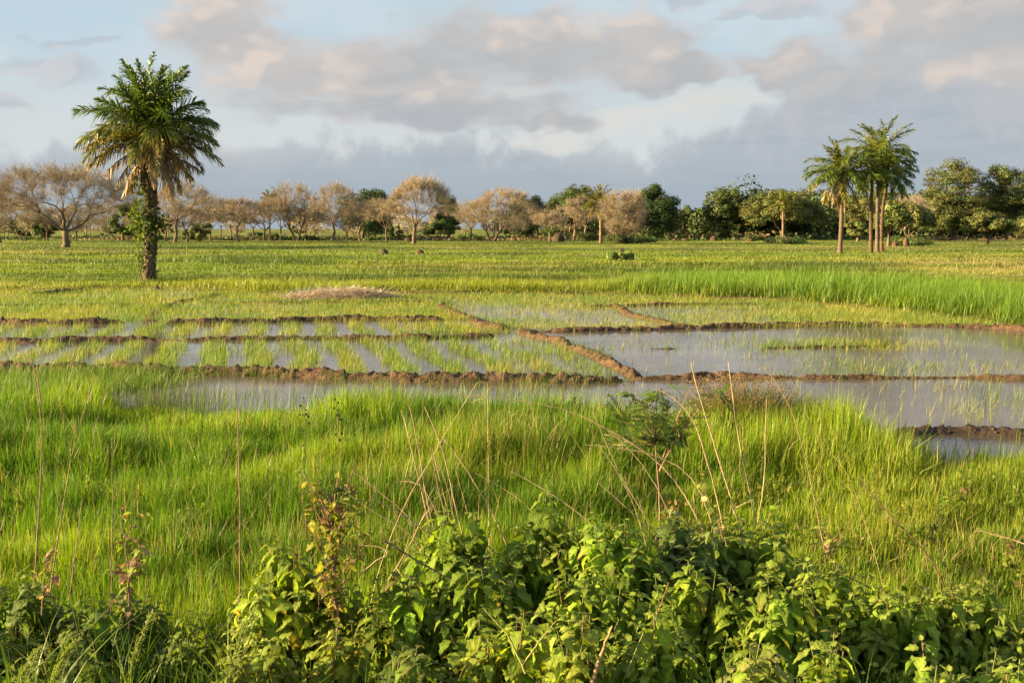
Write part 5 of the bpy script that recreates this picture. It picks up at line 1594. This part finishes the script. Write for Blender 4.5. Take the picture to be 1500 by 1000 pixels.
# ------------------------------------------------------------------ brown-topped tussock by the pool
def tussock():
    rg = np.random.default_rng(12)
    x, y = (float(q) for q in ground_at(1112, 648)); z = float(ground_z(x, y)) - 0.1
    y -= 0.5; x = (1112 - 750) / FPX * y * 1.0
    root = thing('grass_tussock', (x, y, 0.0), 'round tussock with reddish brown seed heads standing beside the pool', 'tussock')
    n = 4200
    a = rg.uniform(0, 6.28, n); r = 0.52 * np.sqrt(rg.random(n))
    pos = np.stack([r * np.cos(a), r * np.sin(a), np.full(n, 0.0)], -1)
    ct = colvar((0.095, 0.135, 0.020), n, 0.25); br = rg.random(n) < 0.30; ct[br] = np.array([0.20, 0.14, 0.06])
    V, F, C = blades(pos, rg.uniform(0.5, 0.98, n), np.full(n, 0.011), a + rg.normal(0, 0.5, n), np.clip(0.15 + r * 1.1 + rg.normal(0, 0.15, n), 0, 1), ct * 0.8, ct, 3)
    link_mesh('blades', V, F, M_GRASS, root, C)
    mb = MB(); m = 230
    a = rg.uniform(0, 6.28, m); r = rg.uniform(0.05, 0.62, m)
    off = rg.normal(-0.25, 0.25, m)
    for k in range(m):
        b = np.array([0.35 * r[k] * math.cos(a[k]) + off[k] * 0.6, 0.35 * r[k] * math.sin(a[k]), 0.1]); e = np.array([r[k] * math.cos(a[k]) + off[k], r[k] * math.sin(a[k]), rg.uniform(0.60, 0.95)])
        t = np.linspace(0, 1, 6)[:, None]; c = b + (e - b) * np.concatenate([t ** 1.6, t ** 1.6, t], 1)
        mb.tube(c, 0.003, 3, (0.22, 0.16, 0.06))
        p = e + rg.normal(0, 0.03, (14, 3)); s = rg.normal(0, 1, (14, 3)); s /= np.linalg.norm(s, axis=1)[:, None]; u = np.cross(s, rg.normal(0, 1, (14, 3)))
        V = np.stack([p - s * 0.010, p + u * 0.004, p + s * 0.010, p - u * 0.004], 1)
        mb.add(V.reshape(-1, 3), np.arange(14)[:, None] * 4 + np.array([[0, 1, 2, 3]]), np.array((0.19, 0.125, 0.062)) * math.exp(rg.normal(0, 0.2)))
    mb.build('seed_heads', M_STRAW, root)


tussock()


# stems strung with dark seed capsules, left of the middle
def seed_stems():
    rg = np.random.default_rng(91)
    for lab, pts in (('thin stem strung with dark round seed capsules, the right one of two', [(497, 660), (494, 610), (491, 585)]), ('thin stem strung with dark round seed capsules, the left one of two', [(446, 665), (447, 610), (445, 590)])):
        Y = 9.0; P = px_path(pts, Y); o = P[0].copy(); root = thing('seed_stem', tuple(o), lab, 'seed stem', 'seed stems over the grass')
        c = smooth_path(P, 12, rg, 0.004) - o; mb = MB(); mb.tube(c, 0.0035, 4, (0.12, 0.13, 0.04)); mb.build('stem', M_STALK, root)
        iv, fv = ico(); q = MB()
        for i in range(12):
            p = c[rg.integers(2, 12)] + rg.normal(0, 0.022, 3)
            q.add(p + iv * 0.011 * rg.uniform(0.8, 1.3), fv, (0.03, 0.022, 0.018))
        q.build('seed_capsules', M_STALK, root, True)


seed_stems()


# ------------------------------------------------------------------ heap of dry straw
def straw_heap():
    rg = np.random.default_rng(5)
    x, y = (float(q) for q in ground_at(498, 437)); root = thing('straw_heap', (x, y, 0.0), 'low heap of pale dry straw lying between the short rice fields', 'straw heap')
    W, D, H = 2.2, 1.3, 0.40
    n, m = 60, 26; a = np.linspace(0, 2 * math.pi, n, endpoint=False)[None]; t = np.linspace(0, 1, m)[:, None]
    wob = 0.72 + 0.5 * fbm(np.cos(a) * 2.2 + 4, np.sin(a) * 2.2, octv=3, seed=6)
    X = np.cos(a) * (1 - t) * W * wob; Yv = np.sin(a) * (1 - t) * D * wob
    def hf(X, Yv):
        r = np.sqrt((X / W) ** 2 + (Yv / D) ** 2)
        return H * np.clip(1 - r, 0, 1) ** 0.9 * (0.35 + 1.3 * fbm(X * 1.6 + 3, Yv * 1.6, octv=3, seed=3))
    Z = hf(X, Yv) - 0.05
    i = np.arange(m - 1)[:, None] * n; j = np.arange(n)[None]; k = (j + 1) % n
    mb = MB(); mb.add(np.stack([X, Yv, Z], -1).reshape(-1, 3), np.stack([i + j, i + k, i + n + k, i + n + j], -1).reshape(-1, 4), (0.34, 0.25, 0.16))
    mb.build('mound', M_BARK, root, True)
    N = 5200; rr = np.sqrt(rg.random(N)) * 0.98 + np.abs(rg.normal(0, 0.07, N)); aa = rg.uniform(0, 6.28, N)
    px_, py_ = rr * np.cos(aa) * W, rr * np.sin(aa) * D
    P = np.stack([px_, py_, hf(px_, py_) + rg.uniform(-0.02, 0.10, N)], -1)
    az = aa + rg.normal(0, 0.9, N); d = np.stack([np.cos(az), np.sin(az) * 0.7, rg.normal(-0.08, 0.25, N)], -1); l = rg.uniform(0.2, 0.7, N)[:, None]
    s = np.cross(d, [0, 0, 1.0]); s /= np.linalg.norm(s, axis=1)[:, None]; s *= rg.uniform(0.008, 0.018, N)[:, None]
    V = np.stack([P - s, P + s, P + d * l + s * 0.6, P + d * l - s * 0.6], 1)
    C = np.array((0.52, 0.42, 0.30)) * np.exp(rg.normal(0, 0.25, N))[:, None]
    q = MB(); q.add(V.reshape(-1, 3), np.arange(N)[:, None] * 4 + np.array([[0, 1, 2, 3]]), np.repeat(C, 4, 0)); q.build('straw', M_STRAW, root)


straw_heap()


# ------------------------------------------------------------------ coarse grasses between the front shrubs
def front_grass():
    rg = np.random.default_rng(17)
    n = 16000
    t = rg.uniform(-0.62, 0.62, n); y = rg.uniform(3.2, 6.2, n); x = t * y; px = 750 + FPX * t
    kp = rg.random(n) < np.where(px < 340, 0.38, 0.18)
    x, y, px = x[kp], y[kp], px[kp]; n = len(x)
    ct = colvar((0.085, 0.135, 0.016), n, 0.2); dead = rg.random(n) < 0.06; ct[dead] = (0.30, 0.23, 0.09)
    V, F, C = blades(np.stack([x, y, ground_z(x, y) - 0.02], -1), rg.uniform(0.25, 0.62, n), rg.uniform(0.006, 0.012, n), rg.uniform(0, 6.28, n), np.clip(rg.gamma(2.2, 0.2, n), 0, 1), ct * 0.8, ct, 4, 0.6)
    stuff(link_mesh('coarse_grass', V, F, M_GRASS, None, C), 'arching coarse grass between the foreground shrubs', 'grass')


front_grass()


def spike_plant(px, pt, pb, Y, label, seed):
    rg = np.random.default_rng(seed + 7000)
    P = px_path([(px, pb + 60), (px + 2, pb), (px + 14, (pb + pt) / 2), (px + 34, pt)], Y); o = P[0].copy()
    root = thing('grass_spike', tuple(o), label, 'grass', 'tall grass spikes in the foreground')
    c = smooth_path(P, 14, rg, 0.003) - o; mb = MB(); mb.tube(c, np.linspace(0.004, 0.002, 14), 5, (0.19, 0.26, 0.04)); mb.build('stem', M_STALK, root)
    q = MB(); m = 160; k = rg.integers(7, 14, m); p = c[k] + rg.normal(0, 0.006, (m, 3)); d = rg.normal(0, 0.5, (m, 3)) + [0.4, 0, 0.8]
    d /= np.linalg.norm(d, axis=1)[:, None]; s = np.cross(d, rg.normal(0, 1, (m, 3))); s /= np.linalg.norm(s, axis=1)[:, None]
    V = np.stack([p - s * 0.0025, p + s * 0.0025, p + d * 0.03 + s * 0.001, p + d * 0.03 - s * 0.001], 1)
    q.add(V.reshape(-1, 3), np.arange(m)[:, None] * 4 + np.array([[0, 1, 2, 3]]), (0.20, 0.23, 0.05)); q.build('seed_head', M_GRASS, root)
    n = 14; a = rg.uniform(0, 6.28, n)
    V, F, C = blades(np.zeros((n, 3)) + rg.normal(0, 0.02, (n, 3)), rg.uniform(0.3, 0.6, n), np.full(n, 0.012), a, rg.uniform(0.3, 0.9, n), colvar((0.09, 0.14, 0.02), n) , colvar((0.11, 0.16, 0.02), n), 4, 0.6)
    link_mesh('blades', V, F, M_GRASS, root, C)


spike_plant(75, 940, 1000, 4.0, 'bright grass spike leaning right in the lower left corner', 1)
spike_plant(186, 905, 990, 4.2, 'upright pale grass spike below the pinkish weed', 2)
spike_plant(335, 900, 985, 4.4, 'thin grass spike in front of the low dark shrub', 3)
spike_plant(24, 955, 1000, 3.9, 'short grass spike at the extreme lower left', 4)


# ------------------------------------------------------------------ low mixed weeds in the near grass
def low_weeds():
    rg = np.random.default_rng(313); mb = MB()
    n = 900
    t = rg.uniform(-0.58, 0.60, n); y = 1 / rg.uniform(1 / 9.5, 1 / 5.2, n); x = t * y; px = 750 + FPX * t
    cl = fbm(x * 0.8, y * 0.9, octv=3, seed=301)
    kp = rg.random(n) < sstep(0.42, 0.62, cl) * (0.35 + 0.65 * sstep(1080, 1250, px) + 0.4 * sstep(350, 150, px))
    for a, b in zip(x[kp], y[kp]):
        z = float(ground_z(a, b)); h = rg.uniform(0.22, 0.46); m = rg.integers(18, 46)
        k = rg.random()
        col = (0.10, 0.165, 0.018) if k < 0.5 else (0.17, 0.19, 0.03) if k < 0.8 else (0.21, 0.15, 0.065)
        ax = np.array([rg.normal(0, 0.12), rg.normal(0, 0.12), 1.0])
        q = np.array([a, b, z]) + ax * (h * rg.random((m, 1)) ** 0.6) + rg.normal(0, 0.045, (m, 3)) * np.array([1, 1, 0.4])
        leaf_cards(mb, q, rg.uniform(0.035, 0.06), rg, col, 0.25, 0.15)
        mb.tube(np.array([[a, b, z - 0.02], [a + ax[0] * h * 0.5, b + ax[1] * h * 0.5, z + h * 0.5], [a + ax[0] * h, b + ax[1] * h, z + h]]), [0.003, 0.0025, 0.0015], 3, (0.17, 0.13, 0.06))
    stuff(mb.build('weeds', M_LEAF), 'low mixed weeds with small leaves growing through the near grass', 'weeds')


low_weeds()
